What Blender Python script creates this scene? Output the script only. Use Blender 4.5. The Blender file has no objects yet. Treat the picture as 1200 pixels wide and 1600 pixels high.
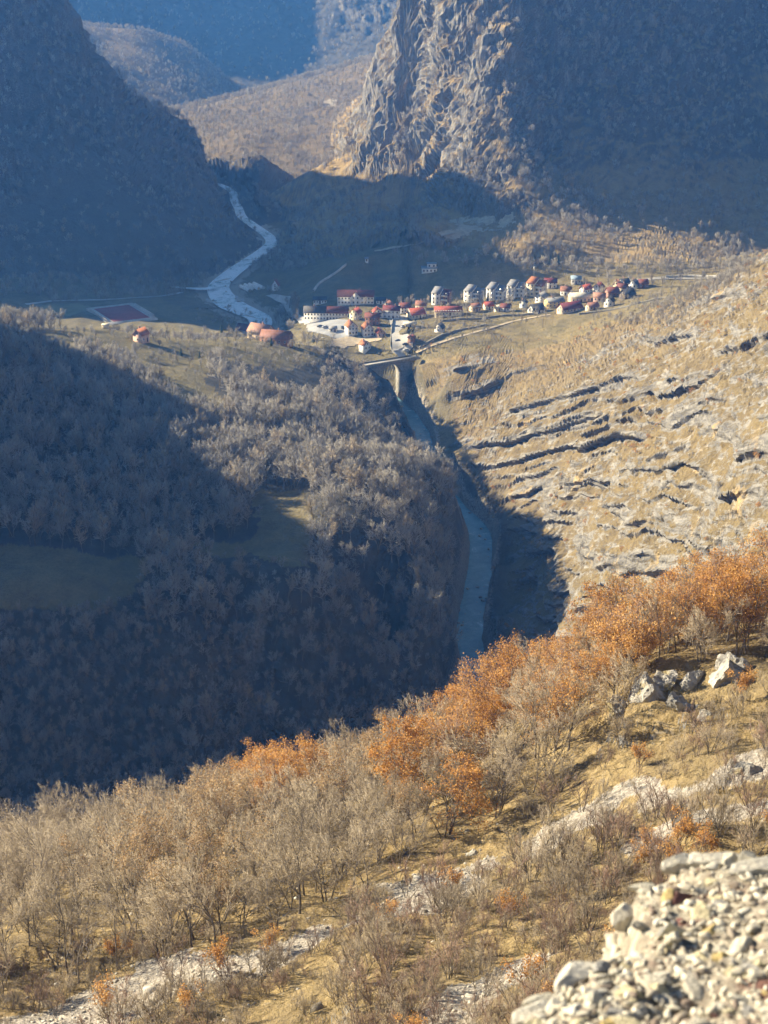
import bpy, math, random
import numpy as np
from mathutils import Vector, Matrix

# ------------------------------------------------------------------ camera, world, sun, exposure
F_PX, CX, CY = 2600.0, 600.0, 800.0            # focal length in pixels of a 1200 x 1600 picture
PITCH = math.radians(20.6)
CAM_Z = 270.0
SUN_AZ_DIR = (-0.915, 0.405)                      # horizontal direction towards the sun (x right, y away from the camera)
SUN_EL = math.radians(24.0)

scene = bpy.context.scene
col = scene.collection
cam_data = bpy.data.cameras.new('camera')
cam_data.sensor_fit = 'VERTICAL'
cam_data.sensor_height = 36.0
cam_data.lens = 36.0 * F_PX / 1600.0
cam_data.clip_start = 0.1
cam_data.clip_end = 30000.0
cam_data.dof.use_dof = True
cam_data.dof.focus_distance = 600.0
cam_data.dof.aperture_fstop = 4.6
cam = bpy.data.objects.new('camera', cam_data)
cam.location = (0, 0, CAM_Z)
cam.rotation_euler = (math.radians(90) - PITCH, 0, 0)
col.objects.link(cam)
scene.camera = cam

_n = math.hypot(*SUN_AZ_DIR)
SUN_DIR = np.array([SUN_AZ_DIR[0] / _n * math.cos(SUN_EL), SUN_AZ_DIR[1] / _n * math.cos(SUN_EL), math.sin(SUN_EL)])

world = bpy.data.worlds.new('World')
scene.world = world
world.use_nodes = True
wn = world.node_tree
sky = wn.nodes.new('ShaderNodeTexSky')
sky.sky_type = 'NISHITA'
sky.sun_disc = False
sky.sun_elevation = SUN_EL
# Nishita: rotation 0 puts the sun at +Y, positive turns towards +X
sky.sun_rotation = math.atan2(SUN_DIR[0], SUN_DIR[1])
sky.altitude = 700
sky.air_density = 1.0
sky.dust_density = 0.2
sky.ozone_density = 4.0
bg = wn.nodes['Background']
bg.inputs['Strength'].default_value = 0.052
wn.links.new(sky.outputs['Color'], bg.inputs['Color'])

sun_data = bpy.data.lights.new('sun', 'SUN')
sun_data.energy = 5.0
sun_data.angle = math.radians(0.55)
sun_data.color = (1.0, 0.91, 0.75)
sun = bpy.data.objects.new('sun', sun_data)
sun.rotation_euler = Vector(SUN_DIR).to_track_quat('Z', 'Y').to_euler()
sun.location = (-400, 200, 700)
col.objects.link(sun)

scene.view_settings.view_transform = 'Standard'
scene.view_settings.look = 'None'
scene.view_settings.exposure = 1.5
scene.view_settings.gamma = 1.0
scene.view_settings.use_curve_mapping = False
scene.cycles.max_bounces = 5
scene.cycles.diffuse_bounces = 2
scene.cycles.transparent_max_bounces = 12
scene.cycles.volume_bounces = 0
scene.cycles.use_denoising = True

STAGE = 99
rng = np.random.default_rng(7)
random.seed(7)

# ------------------------------------------------------------------ pixel <-> world helpers
_ct, _st = math.cos(PITCH), math.sin(PITCH)
def ray(px, py):
    u, v = (px - CX) / F_PX, (CY - py) / F_PX
    return np.array([u, _ct + v * _st, -_st + v * _ct])
def at_z(px, py, z):
    d = ray(px, py)
    t = (z - CAM_Z) / d[2]
    return (d[0] * t, d[1] * t, z)
def at_y(px, py, y):
    d = ray(px, py)
    t = y / d[1]
    return (d[0] * t, y, CAM_Z + d[2] * t)

# ------------------------------------------------------------------ numpy noise
_perm = np.random.default_rng(3).permutation(256).astype(np.int64)
_perm = np.concatenate([_perm, _perm, _perm])
_ang = np.random.default_rng(4).random(256) * 2 * np.pi
_g2 = np.stack([np.cos(_ang), np.sin(_ang)], 1)
_g3 = np.random.default_rng(5).normal(size=(256, 3))
_g3 /= np.linalg.norm(_g3, axis=1)[:, None]
def _fade(t): return t * t * t * (t * (t * 6 - 15) + 10)
def noise2(x, y):
    xi, yi = np.floor(x).astype(np.int64), np.floor(y).astype(np.int64)
    xf, yf = x - xi, y - yi
    xi &= 255; yi &= 255
    u, v = _fade(xf), _fade(yf)
    def g(a, b, fx, fy):
        q = _g2[_perm[_perm[xi + a] + ((yi + b) & 255)] & 255]
        return q[..., 0] * fx + q[..., 1] * fy
    n00, n10 = g(0, 0, xf, yf), g(1, 0, xf - 1, yf)
    n01, n11 = g(0, 1, xf, yf - 1), g(1, 1, xf - 1, yf - 1)
    a = n00 + u * (n10 - n00); b = n01 + u * (n11 - n01)
    return (a + v * (b - a)) * 1.4
def noise3(x, y, z):
    xi, yi, zi = [np.floor(q).astype(np.int64) for q in (x, y, z)]
    xf, yf, zf = x - xi, y - yi, z - zi
    xi &= 255; yi &= 255; zi &= 255
    u, v, w = _fade(xf), _fade(yf), _fade(zf)
    def g(a, b, c):
        q = _g3[_perm[_perm[_perm[xi + a] + ((yi + b) & 255)] + ((zi + c) & 255)] & 255]
        return q[..., 0] * (xf - a) + q[..., 1] * (yf - b) + q[..., 2] * (zf - c)
    def lx(b, c):
        p = g(0, b, c); return p + u * (g(1, b, c) - p)
    def ly(c):
        p = lx(0, c); return p + v * (lx(1, c) - p)
    p = ly(0)
    return (p + w * (ly(1) - p)) * 1.5
def fbm2(x, y, oct=4, gain=0.5):
    s = 0; a = 1.0; f = 1.0
    for i in range(oct):
        s = s + a * noise2(x * f + 17.3 * i, y * f - 9.1 * i); a *= gain; f *= 2.03
    return s
def fbm3(x, y, z, oct=4, gain=0.5):
    s = 0; a = 1.0; f = 1.0
    for i in range(oct):
        s = s + a * noise3(x * f + 17.3 * i, y * f - 9.1 * i, z * f + 4.7 * i); a *= gain; f *= 2.03
    return s
def ridged3(x, y, z, oct=4, gain=0.5):
    s = 0; a = 1.0; f = 1.0
    for i in range(oct):
        s = s + a * (1 - 2 * np.abs(noise3(x * f + 11.3 * i, y * f - 5.1 * i, z * f + 3.7 * i))); a *= gain; f *= 2.03
    return s
def sstep(a, b, x):
    t = np.clip((x - a) / (b - a), 0, 1); return t * t * (3 - 2 * t)

# ------------------------------------------------------------------ terrain control points
class Field:
    """smooth height field through control points (multiquadric radial basis)"""
    def __init__(self, pts, c, reg=0.0):
        p = np.array(pts, float)
        self.xy, self.c = p[:, :2], c
        self.scale = 1.0
        d = self.phi(p[:, :2])
        n = len(p)
        A = np.zeros((n + 3, n + 3))
        A[:n, :n] = d + reg * np.eye(n)
        P = np.concatenate([np.ones((n, 1)), p[:, :2] / 1000], 1)
        A[:n, n:] = P; A[n:, :n] = P.T
        b = np.concatenate([p[:, 2], np.zeros(3)])
        s = np.linalg.lstsq(A, b, rcond=None)[0]
        self.w, self.a = s[:n], s[n:]
    def phi(self, q):
        dx = q[:, None, 0] - self.xy[None, :, 0]; dy = q[:, None, 1] - self.xy[None, :, 1]
        return np.sqrt(dx * dx + dy * dy + self.c ** 2)
    def __call__(self, x, y):
        sh = x.shape
        q = np.stack([x.ravel(), y.ravel()], 1)
        out = np.empty(len(q))
        for i in range(0, len(q), 100000):
            k = q[i:i + 100000]
            out[i:i + 100000] = self.phi(k) @ self.w + self.a[0] + k @ self.a[1:] / 1000
        return out.reshape(sh)

# --- A: the hillside the camera stands on
A_pts = [at_y(*p) for p in [
    (0, 1600, 105), (-300, 1600, 118), (300, 1600, 97), (600, 1600, 88), (900, 1600, 80), (1200, 1600, 74), (1500, 1600, 72),
    (0, 1480, 126), (300, 1440, 124), (600, 1400, 118), (850, 1330, 114), (1000, 1260, 116), (1200, 1200, 115), (1500, 1120, 118),
    (-300, 1520, 135), (750, 1320, 124), (1000, 1150, 131), (1120, 1080, 136), (1200, 1050, 140), (1000, 1060, 146),
    (0, 1390, 160), (-300, 1450, 175), (300, 1330, 160), (500, 1280, 160), (700, 1215, 158), (850, 1130, 152),
    (0, 1350, 190), (200, 1320, 195), (400, 1275, 195), (600, 1225, 192), (750, 1170, 185), (900, 1075, 175), (1050, 1000, 168), (1200, 950, 168), (1500, 800, 175)]]
A_pts += [(0, 0, 268.3), (-8, 0, 268.3), (10, 0, 268.5), (0, 8, 258), (4, 9, 259), (12, 12, 261), (-12, 10, 257), (-40, 10, 255), (40, 10, 270), (80, 10, 290),
          (0, 40, 231), (20, 40, 238), (45, 50, 246), (-30, 40, 226), (-100, 40, 220), (0, 66, 214), (100, 60, 270), (150, 100, 280), (90, 110, 250),
          (0, -60, 300), (-150, -60, 280), (150, -60, 330),
          (-60, 240, 118), (-120, 240, 110), (-10, 240, 120), (40, 240, 126), (70, 230, 150), (100, 225, 165), (160, 230, 185),
          (-60, 300, 60), (0, 300, 62), (60, 300, 68), (100, 300, 90), (160, 310, 120), (-200, 300, 50),
          (-60, 380, -20), (0, 380, -25), (60, 390, -10), (130, 400, 30), (-300, 200, 130), (-300, 380, -10), (-400, 0, 240), (300, 150, 330), (300, 0, 360)]
FA = Field(A_pts, 6.0)

# --- B: gorge, wooded plateau, rocky slope, valley floor
RIV_PTS = [(-330, 1780, -8), at_z(330, 285, -9), at_z(366, 312, -10), at_z(378, 338, -11), at_z(408, 360, -12), at_z(424, 380, -13), at_z(385, 410, -14.5), at_z(342, 446, -16),
           at_z(362, 476, -17.5), at_z(405, 497, -19), (-86, 1110, -20), (-80, 1050, -20.5), (-58, 1008, -21), (-28, 993, -22), (3, 982, -23), at_z(655, 668, -25),
           (25, 868, -26), (35, 805, -27), at_z(748, 830, -28), at_z(748, 900, -28.5), at_z(733, 980, -29), at_z(742, 1075, -30), (26, 555, -33), (-10, 500, -36), (-100, 455, -39), (-260, 430, -44), (-600, 380, -55)]
B_pts = [at_z(*p) for p in [
    # wooded plateau on the left
    (0, 512, 54), (110, 520, 52), (225, 538, 45), (330, 548, 38), (170, 515, 47), (420, 548, 28), (480, 558, 22), (540, 575, 12), (575, 575, 0),
    (0, 560, 54), (100, 600, 52), (250, 600, 46), (400, 620, 37), (500, 650, 30), (560, 610, 10), (590, 650, 6), (590, 700, 20), (630, 735, 20), (675, 770, 22), (690, 830, 22),
    (0, 700, 47), (100, 700, 45), (300, 700, 43), (420, 720, 38), (500, 720, 31), (655, 735, 10), (640, 780, 27), (716, 790, 12), (700, 758, 10),
    (0, 800, 40), (200, 800, 40), (440, 770, 38), (440, 850, 37), (0, 880, 35), (200, 890, 34), (330, 860, 36), (500, 870, 34), (580, 860, 32),
    (640, 880, 27), (716, 900, 4), (705, 1000, -14), (640, 980, 10), (560, 950, 24),
    (100, 960, 28), (300, 985, 24), (450, 980, 24), (0, 960, 28), (0, 1100, 2), (150, 1110, 0), (300, 1120, -2), (450, 1080, 2), (560, 1060, 0), (0, 1220, -18), (200, 1200, -18), (400, 1160, -18), (600, 1100, -24),
    # rocky slope on the right
    (645, 572, 0), (700, 600, 4), (690, 640, -10), (720, 700, -14), (800, 640, 15), (800, 740, -3), (900, 700, 38), (860, 800, 6), (780, 780, -15), (790, 900, -16), (860, 900, 6), (862, 985, 2), (800, 1020, -16),
    (900, 560, 22), (900, 620, 34), (1000, 600, 68), (1000, 700, 72), (1000, 800, 66), (930, 850, 40), (920, 940, 34),
    (1000, 500, 36), (1000, 540, 50), (1100, 460, 58), (1100, 520, 78), (1100, 600, 92), (1100, 700, 96), (1100, 800, 86), (1200, 398, 104), (1200, 450, 108), (1200, 520, 112), (1200, 600, 116), (1200, 700, 118), (1200, 800, 108), (1200, 900, 96), (1100, 880, 76),
    (1350, 350, 150), (1350, 500, 160), (1350, 700, 165),
    (720, 560, 3), (800, 520, 5), (800, 560, 8), (900, 500, 12), (960, 475, 14), (870, 530, 9),
    # valley floor and town
    (540, 500, 0), (500, 540, -2), (575, 530, 0), (640, 520, 1), (640, 548, 0), (480, 470, -4), (560, 465, 0), (620, 480, 1), (700, 490, 3), (780, 480, 4), (860, 480, 7), (930, 470, 10), (1000, 455, 13),
    (700, 455, 3), (780, 450, 5), (860, 445, 8), (950, 435, 12), (1040, 432, 16), (1130, 428, 20), (480, 440, -4), (580, 430, 6), (670, 420, 12), (760, 410, 18), (560, 405, 16), (640, 390, 22), (520, 415, 6),
    (440, 440, -8), (430, 480, -12), (250, 470, -12), (100, 480, -10), (0, 480, -8), (170, 450, -10), (300, 480, -12), (20, 440, -4), (-200, 460, 0), (400, 525, 18), (440, 536, 16), (370, 520, -6), (300, 505, -10), (150, 495, -8)]]
# banks of the hidden gorge and land outside the picture
B_pts += [(-14, 955, -4), (2, 950, -14), (6, 920, -14), (11, 890, -12), (14, 868, -8), (16, 1004, 1), (-30, 968, 9), (-60, 976, 13), (-100, 1020, 4), (-150, 1000, -8), (-230, 1000, -4), (-4, 1018, -1), (-30, 1030, -2), (-52, 1056, -3), (-62, 1110, -7), (-105, 1090, -10),
          (-160, 480, -36), (-60, 470, -35), (60, 490, -14), (90, 470, 20), (-250, 470, -30), (60, 440, -20), (-300, 400, -40), (0, 430, -30), (130, 380, 40), (180, 420, 110), (0, 330, -40), (-300, 300, -50), (200, 300, 60), (-100, 380, -40), (100, 340, -10),
          (-230, 560, 60), (-230, 650, 66), (-230, 750, 66), (-260, 830, 62), (-300, 560, 130), (-360, 582, 200), (-360, 672, 212), (-360, 712, 208), (-360, 740, 202), (-360, 760, 190), (-360, 778, 176), (-360, 802, 178), (-360, 823, 192), (-360, 855, 176), (-360, 902, 148), (-350, 945, 80), (-330, 1000, 15), (-360, 480, 150), (-500, 600, 250), (-500, 740, 262), (-500, 840, 220), (-500, 940, 110), (-480, 1040, 10), (-400, 1080, 0), (-700, 700, 330), (-800, 1000, 60), (-800, 500, 300), (-900, 800, 300),  # unseen ridge on the left, crest shaped to cast shade over the plateau
          (-360, 430, 40), (-500, 430, 100), (260, 700, 170), (300, 900, 150), (300, 1100, 36), (420, 800, 260), (420, 1100, 80), (600, 900, 380), (420, 500, 260), (500, 1250, 40), (300, 1240, 25), (240, 1060, 34), (170, 1130, 14),
          (-900, 1300, 0), (0, 1600, -20), (300, 1600, 20), (-200, 1500, -14), (-120, 1640, -22), (-60, 1750, -20), (-180, 1700, -22), (-600, 1200, -5), (800, 1300, 60), (900, 600, 450), (0, 2200, 0), (800, 2200, 0), (-800, 2200, 0)]
B_pts += [(x, y, z - 1) for x, y, z in RIV_PTS]
FB = Field(B_pts, 7.0)

# --- mountains
L_pts = [at_z(0, 452, -10), at_z(100, 446, -12), at_z(200, 440, -13), at_z(300, 430, -14), at_z(350, 412, -14), at_z(402, 380, -13), at_z(392, 352, -11), at_z(360, 322, -10)]
L_pts += [at_y(435, 265, 1630), at_y(400, 240, 1640), at_y(310, 200, 1640), at_y(250, 172, 1620), at_y(200, 150, 1600), at_y(165, 110, 1580), at_y(140, 80, 1560), at_y(100, 0, 1520),
          at_y(370, 260, 1590), at_y(330, 300, 1500), at_y(300, 350, 1395), at_y(250, 300, 1420), at_y(250, 230, 1510), at_y(200, 300, 1380), at_y(200, 200, 1500), at_y(150, 200, 1440), at_y(100, 300, 1350), at_y(100, 150, 1440),
          at_y(0, 300, 1325), at_y(0, 150, 1400), at_y(0, 0, 1460), at_y(200, 380, 1290), at_y(100, 380, 1275), at_y(0, 380, 1265), at_y(300, 400, 1300), at_y(380, 300, 1530)]
L_pts += [(-300, 1180, -20), (-200, 1190, -30), (-100, 1250, -40), (-60, 1400, -30), (-60, 1560, -20), (-70, 1650, -10), (-70, 1700, -25), (-150, 1720, 0), (-250, 1740, 20), (-330, 1740, 80),
          (-420, 1385, 262), (-420, 1440, 272), (-420, 1500, 290), (-420, 1575, 286), (-420, 1325, 218), (-420, 1285, 180), (-420, 1243, 150), (-420, 1205, 60), (-420, 1165, -10), (-420, 1760, 160), (-550, 1250, 40), (-550, 1350, 150), (-550, 1450, 260), (-550, 1600, 330), (-700, 1220, 40), (-700, 1430, 230), (-700, 1650, 380), (-900, 1400, 250), (-900, 1700, 420), (-700, 1850, 300), (-550, 1950, 80), (-550, 1100, -30), (-700, 1060, -30), (-950, 1050, -20), (-950, 1220, 60),  # unseen flank, heights set so its shadow falls across valley and town
          (0, 1300, -60), (100, 1500, -60), (200, 1800, -80), (-100, 1000, -90), (-300, 1000, -60), (-100, 2000, -60)]
FL = Field(L_pts, 14.0)

R_pts = [at_z(440, 385, -12), at_z(480, 388, 0), at_z(560, 385, 14), at_z(640, 385, 22), at_z(720, 385, 22), at_z(800, 400, 20), at_z(900, 410, 14), at_z(1000, 417, 14), at_z(1100, 418, 16), at_z(1200, 418, 20)]
R_pts += [at_y(435, 300, 1560), at_y(480, 270, 1570), at_y(530, 250, 1570), at_y(560, 240, 1570), at_y(500, 330, 1420), at_y(560, 300, 1450), at_y(600, 330, 1390),
          at_y(570, 205, 1600), at_y(585, 165, 1610), at_y(600, 130, 1610), at_y(615, 80, 1600), at_y(630, 20, 1600), at_y(635, -30, 1600),
          at_y(620, 250, 1500), at_y(650, 200, 1490), at_y(660, 120, 1520), at_y(700, 0, 1510), at_y(700, 250, 1420), at_y(720, 130, 1460),
          at_y(770, 250, 1340), at_y(770, 150, 1390), at_y(780, 40, 1430), at_y(690, 310, 1370), at_y(740, 330, 1320), at_y(800, 300, 1305), at_y(830, 350, 1270), at_y(780, 350, 1280),
          at_y(850, 250, 1365), at_y(850, 150, 1435), at_y(850, 0, 1490), at_y(950, 350, 1290), at_y(950, 250, 1390), at_y(950, 100, 1480), at_y(950, 0, 1525),
          at_y(1080, 350, 1315), at_y(1080, 250, 1415), at_y(1080, 100, 1510), at_y(1080, 0, 1560), at_y(1200, 350, 1335), at_y(1200, 250, 1440), at_y(1200, 100, 1545), at_y(1200, 0, 1605)]
R_pts += [(60, 1620, 240), (100, 1700, 300), (200, 1700, 340), (300, 1650, 300), (450, 1600, 270), (450, 1450, 160), (450, 1330, 60), (600, 1400, 160), (600, 1600, 330), (800, 1400, 200), (800, 1700, 420), (200, 1900, 330), (400, 1900, 420), (0, 1750, 70), (0, 1900, 60), (60, 2000, 120), (-50, 1610, 22), (-40, 1680, 25), (-25, 1700, 45), (-70, 1680, 0), (45, 1750, 170), (-10, 1640, 100), (-28, 1640, 55),
          (-60, 1640, 0), (-60, 1760, -20), (-40, 1660, 30), (-120, 1900, -20), (-100, 1500, -20), (-100, 1350, -50), (0, 1200, -50), (300, 1200, -20), (200, 1100, -80), (-200, 1600, -60), (500, 1180, -10), (800, 1150, 0), (0, 2300, -40), (400, 2300, 100)]
FR = Field(R_pts, 11.0)

# saddle hill behind the gap, the knob, and the blue far wall
S_pts = [at_y(*p) for p in [(435, 262, 1760), (500, 250, 1800), (560, 235, 1800), (620, 215, 1820), (320, 172, 2150), (380, 150, 2200), (450, 130, 2240), (520, 110, 2260), (580, 92, 2280), (620, 76, 2290), (700, 50, 2300),
         (450, 200, 1950), (520, 180, 2000), (580, 160, 2020), (620, 140, 2040), (380, 210, 1900), (340, 180, 2080)]]
S_pts += [(-150, 1690, -20), (0, 1700, -10), (150, 1750, 40), (-230, 1800, -25), (-260, 1950, -20), (-290, 2100, 0), (-330, 2250, -20), (-100, 2400, 0), (0, 2450, 20), (150, 2450, 60), (200, 2000, 120), (-350, 1900, -60), (-450, 2100, -80), (-300, 2450, -60), (300, 2300, 150), (-100, 1500, -80), (200, 1500, -60), (-500, 1700, -100)]
FS = Field(S_pts, 14.0)
K_pts = [at_y(*p) for p in [(150, 70, 2560), (180, 50, 2600), (210, 46, 2620), (250, 58, 2640), (290, 72, 2640), (320, 95, 2640), (350, 125, 2640), (200, 90, 2500), (250, 110, 2480), (280, 130, 2450), (200, 140, 2380), (260, 165, 2350), (300, 158, 2400)]]
K_pts += [(-600, 2500, 120), (-600, 2700, 90), (-230, 2500, -20), (-200, 2700, -40), (-420, 2800, 20), (-300, 2250, -40), (-450, 2200, -30), (-650, 2250, -20), (-100, 2500, -80), (-300, 2800, -30), (-800, 2600, 60), (-800, 2300, -50), (0, 2800, -80)]
FK = Field(K_pts, 16.0)
W_pts = [(-1400, 2500, -60), (-1400, 3200, 400), (-900, 2650, -40), (-800, 2900, 130), (-700, 3050, 260), (-560, 2840, 60), (-480, 3050, 150), (-420, 3400, 400), (-300, 2750, -20), (-300, 3000, 60), (-280, 3200, 180), (-250, 3500, 420), (-100, 2850, 10), (-100, 3050, 130), (-100, 3250, 320), (-50, 3500, 520), (100, 2750, 20), (100, 2950, 180), (100, 3150, 400), (300, 2700, 60), (300, 2900, 250), (300, 3200, 520), (700, 2700, 250), (900, 3200, 600), (-800, 3600, 600), (0, 4000, 700), (800, 4000, 800), (-1500, 4000, 700), (0, 2550, -60), (500, 2450, 20), (-500, 2550, -60)]
FW = Field(W_pts, 25.0)

RIV = np.array(RIV_PTS)
RIV_W = np.interp(np.arange(len(RIV)), [0, 5, 7, 8, 9, 10, 13, 15, 18, 21, 26], [3, 5, 7.5, 10, 8, 6.5, 4.2, 4.2, 5.6, 5.6, 8])
def catmull(P, n=8):
    P = np.asarray(P, float); Q = np.vstack([2 * P[0] - P[1], P, 2 * P[-1] - P[-2]]); out = []
    for i in range(1, len(Q) - 2):
        for k in range(n):
            t = k / n; a, b, c, d = Q[i - 1], Q[i], Q[i + 1], Q[i + 2]
            out.append(.5 * (2 * b + (c - a) * t + (2 * a - 5 * b + 4 * c - d) * t * t + (3 * b - a - 3 * c + d) * t ** 3))
    out.append(P[-1])
    return np.array(out)
RIVS = catmull(np.column_stack([RIV, RIV_W]), 6)
def dist_poly(x, y, P, rad=60.0):
    """distance to a polyline and the interpolated extra columns; far points get a large distance"""
    sh = x.shape; x = x.ravel(); y = y.ravel()
    best = np.full(x.shape, 1e6); ext = np.zeros((len(x), P.shape[1] - 2))
    for i in range(len(P) - 1):
        a, b = P[i], P[i + 1]
        m = np.nonzero((x > min(a[0], b[0]) - rad) & (x < max(a[0], b[0]) + rad) & (y > min(a[1], b[1]) - rad) & (y < max(a[1], b[1]) + rad))[0]
        if not len(m): continue
        dx, dy = b[0] - a[0], b[1] - a[1]
        t = np.clip(((x[m] - a[0]) * dx + (y[m] - a[1]) * dy) / (dx * dx + dy * dy + 1e-9), 0, 1)
        d = np.hypot(x[m] - a[0] - t * dx, y[m] - a[1] - t * dy)
        k = d < best[m]
        mm = m[k]
        best[mm] = d[k]
        ext[mm] = a[2:] + t[k][:, None] * (b[2:] - a[2:])
    return best.reshape(sh), ext.reshape(sh + (P.shape[1] - 2,))

ZONES = ['camera_hillside', 'valley', 'west_mountain', 'east_mountain', 'saddle_hill', 'wooded_knob', 'far_mountain']
def base_height(x, y):
    """heights of every landform, [7, ...]"""
    sh = x.shape
    x = x.ravel(); y = y.ravel()
    H = np.full((7, len(x)), -500.0)
    def put(k, f, m):
        i = np.nonzero(m)[0]
        if len(i): H[k, i] = f(x[i], y[i])
    put(0, FA, y < 420)
    put(1, FB, (y > 230) & (y < 2300))
    put(2, FL, (y > 980) & (y < 2050) & (x < 60))
    put(3, FR, (y > 1150) & (y < 2400) & (x > -260))
    put(4, FS, (y > 1650) & (y < 2600))
    put(5, FK, (y > 2150) & (y < 2900))
    put(6, FW, y > 2350)
    H[6] = np.maximum(H[6], -60)
    for k_, cap in ((0, 400), (1, 330), (2, 400), (3, 420), (6, 420)):      # crowns of the mountains, all above the picture
        H[k_] = np.where(H[k_] > cap, cap + 60 * np.tanh((H[k_] - cap) / 400), H[k_])
    H[1] = np.where(y > 1300, np.minimum(H[1], 60), H[1]) - 45 * sstep(1190, 1260, y) * sstep(70, 150, x)
    return H.reshape((7,) + sh)
def zone_height(x, y):
    H = base_height(x, y)
    z = H.max(0); k = H.argmax(0)
    # small detail that belongs to the height field itself
    near = k == 0
    z = z + np.where(near, 0.9 * fbm2(x / 9, y / 9, 4) + 1.6 * noise2(x / 31, y / 31), 0)
    plateau = (k == 1)
    z = z + np.where(plateau, 1.5 * fbm2(x / 40, y / 40, 3), 0)
    # river channel
    d, e = dist_poly(x, y, RIVS, 70)
    inr = d < 70
    zr, w = e[..., 0], e[..., 1]
    up = np.where(y > 1090, 0.22, 4.0)
    carve = zr - 1.6 + np.maximum(0, d - w * 0.9) * up + np.maximum(0, d - w - 14) * 2.5
    keep = inr & (carve < z)
    z = np.where(keep, carve, z)
    # bed under the water is never proud of it
    z = np.where(inr & (d < w), np.minimum(z, zr - 0.7), z)
    return z, k, np.where(inr, d - w, 99.0)

def height1(x, y):
    z, k, d = zone_height(np.array([float(x)]), np.array([float(y)]))
    return float(z[0])
def ground_at(px, py, y0=60.0, y1=3000.0, n=3000):
    """where the view ray of a pixel first meets the ground"""
    d = ray(px, py)
    ys = np.geomspace(y0, y1, n); t = ys / d[1]
    z, _, _ = zone_height(d[0] * t, ys)
    zz = CAM_Z + d[2] * t
    i = np.nonzero(zz < z)[0]
    if not len(i): return None
    i = i[0]
    return np.array([d[0] * t[i], ys[i], z[i]])
#__TERRAIN_END__
def project(x, y, z):
    zz = z - CAM_Z
    dep = y * _ct - zz * _st
    dep = np.where(dep > 0.1, dep, 1e9)
    return CX + F_PX * x / dep, CY - F_PX * (y * _st + zz * _ct) / dep
def in_poly(px, py, poly, soft=0.0):
    inside = np.zeros(px.shape, bool)
    n = len(poly); j = n - 1
    for i in range(n):
        xi, yi = poly[i]; xj, yj = poly[j]
        c = ((yi > py) != (yj > py)) & (px < (xj - xi) * (py - yi) / (yj - yi + 1e-12) + xi)
        inside ^= c; j = i
    return inside

# ------------------------------------------------------------------ materials
def new_mat(name):
    m = bpy.data.materials.new(name); m.use_nodes = True
    nt = m.node_tree; bs = nt.nodes['Principled BSDF']
    bs.inputs['Roughness'].default_value = 0.9
    bs.inputs['Specular IOR Level'].default_value = 0.15
    return m, nt, bs
def N(nt, typ, **kw):
    n = nt.nodes.new(typ)
    for k, v in kw.items():
        if k in n.inputs: n.inputs[k].default_value = v
        else: setattr(n, k, v)
    return n
def L(nt, a, b): nt.links.new(a, b)
def mixc(nt, fac, a, b, mode='MIX'):
    n = nt.nodes.new('ShaderNodeMix'); n.data_type = 'RGBA'; n.blend_type = mode
    for sock, v in ((n.inputs[0], fac), (n.inputs[6], a), (n.inputs[7], b)):
        if hasattr(v, 'links') or isinstance(v, bpy.types.NodeSocket): nt.links.new(v, sock)
        elif isinstance(v, (tuple, list)): sock.default_value = (*v[:3], 1)
        else: sock.default_value = v
    return n.outputs[2]
def ramp(nt, fac, stops, interp='LINEAR'):
    n = nt.nodes.new('ShaderNodeValToRGB'); e = n.color_ramp; e.interpolation = interp
    while len(e.elements) < len(stops): e.elements.new(0.5)
    for el, (p, c) in zip(e.elements, stops):
        el.position = p; el.color = (*c, 1) if len(c) == 3 else c
    nt.links.new(fac, n.inputs[0]); return n.outputs[0]
def noise(nt, vec, scale, detail=5, rough=0.55, out='Fac', dist=0.0):
    n = N(nt, 'ShaderNodeTexNoise'); n.inputs['Scale'].default_value = scale; n.inputs['Detail'].default_value = detail
    n.inputs['Roughness'].default_value = rough; n.inputs['Distortion'].default_value = dist
    if vec is not None: nt.links.new(vec, n.inputs['Vector'])
    return n.outputs[out]
def maprange(nt, v, a, b, c=0.0, d=1.0):
    n = nt.nodes.new('ShaderNodeMapRange'); nt.links.new(v, n.inputs[0])
    for i, q in enumerate((a, b, c, d)): n.inputs[i + 1].default_value = q
    return n.outputs[0]
def scaled(nt, vec, s):
    n = nt.nodes.new('ShaderNodeMapping'); n.inputs['Scale'].default_value = s; nt.links.new(vec, n.inputs['Vector']); return n.outputs[0]

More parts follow.
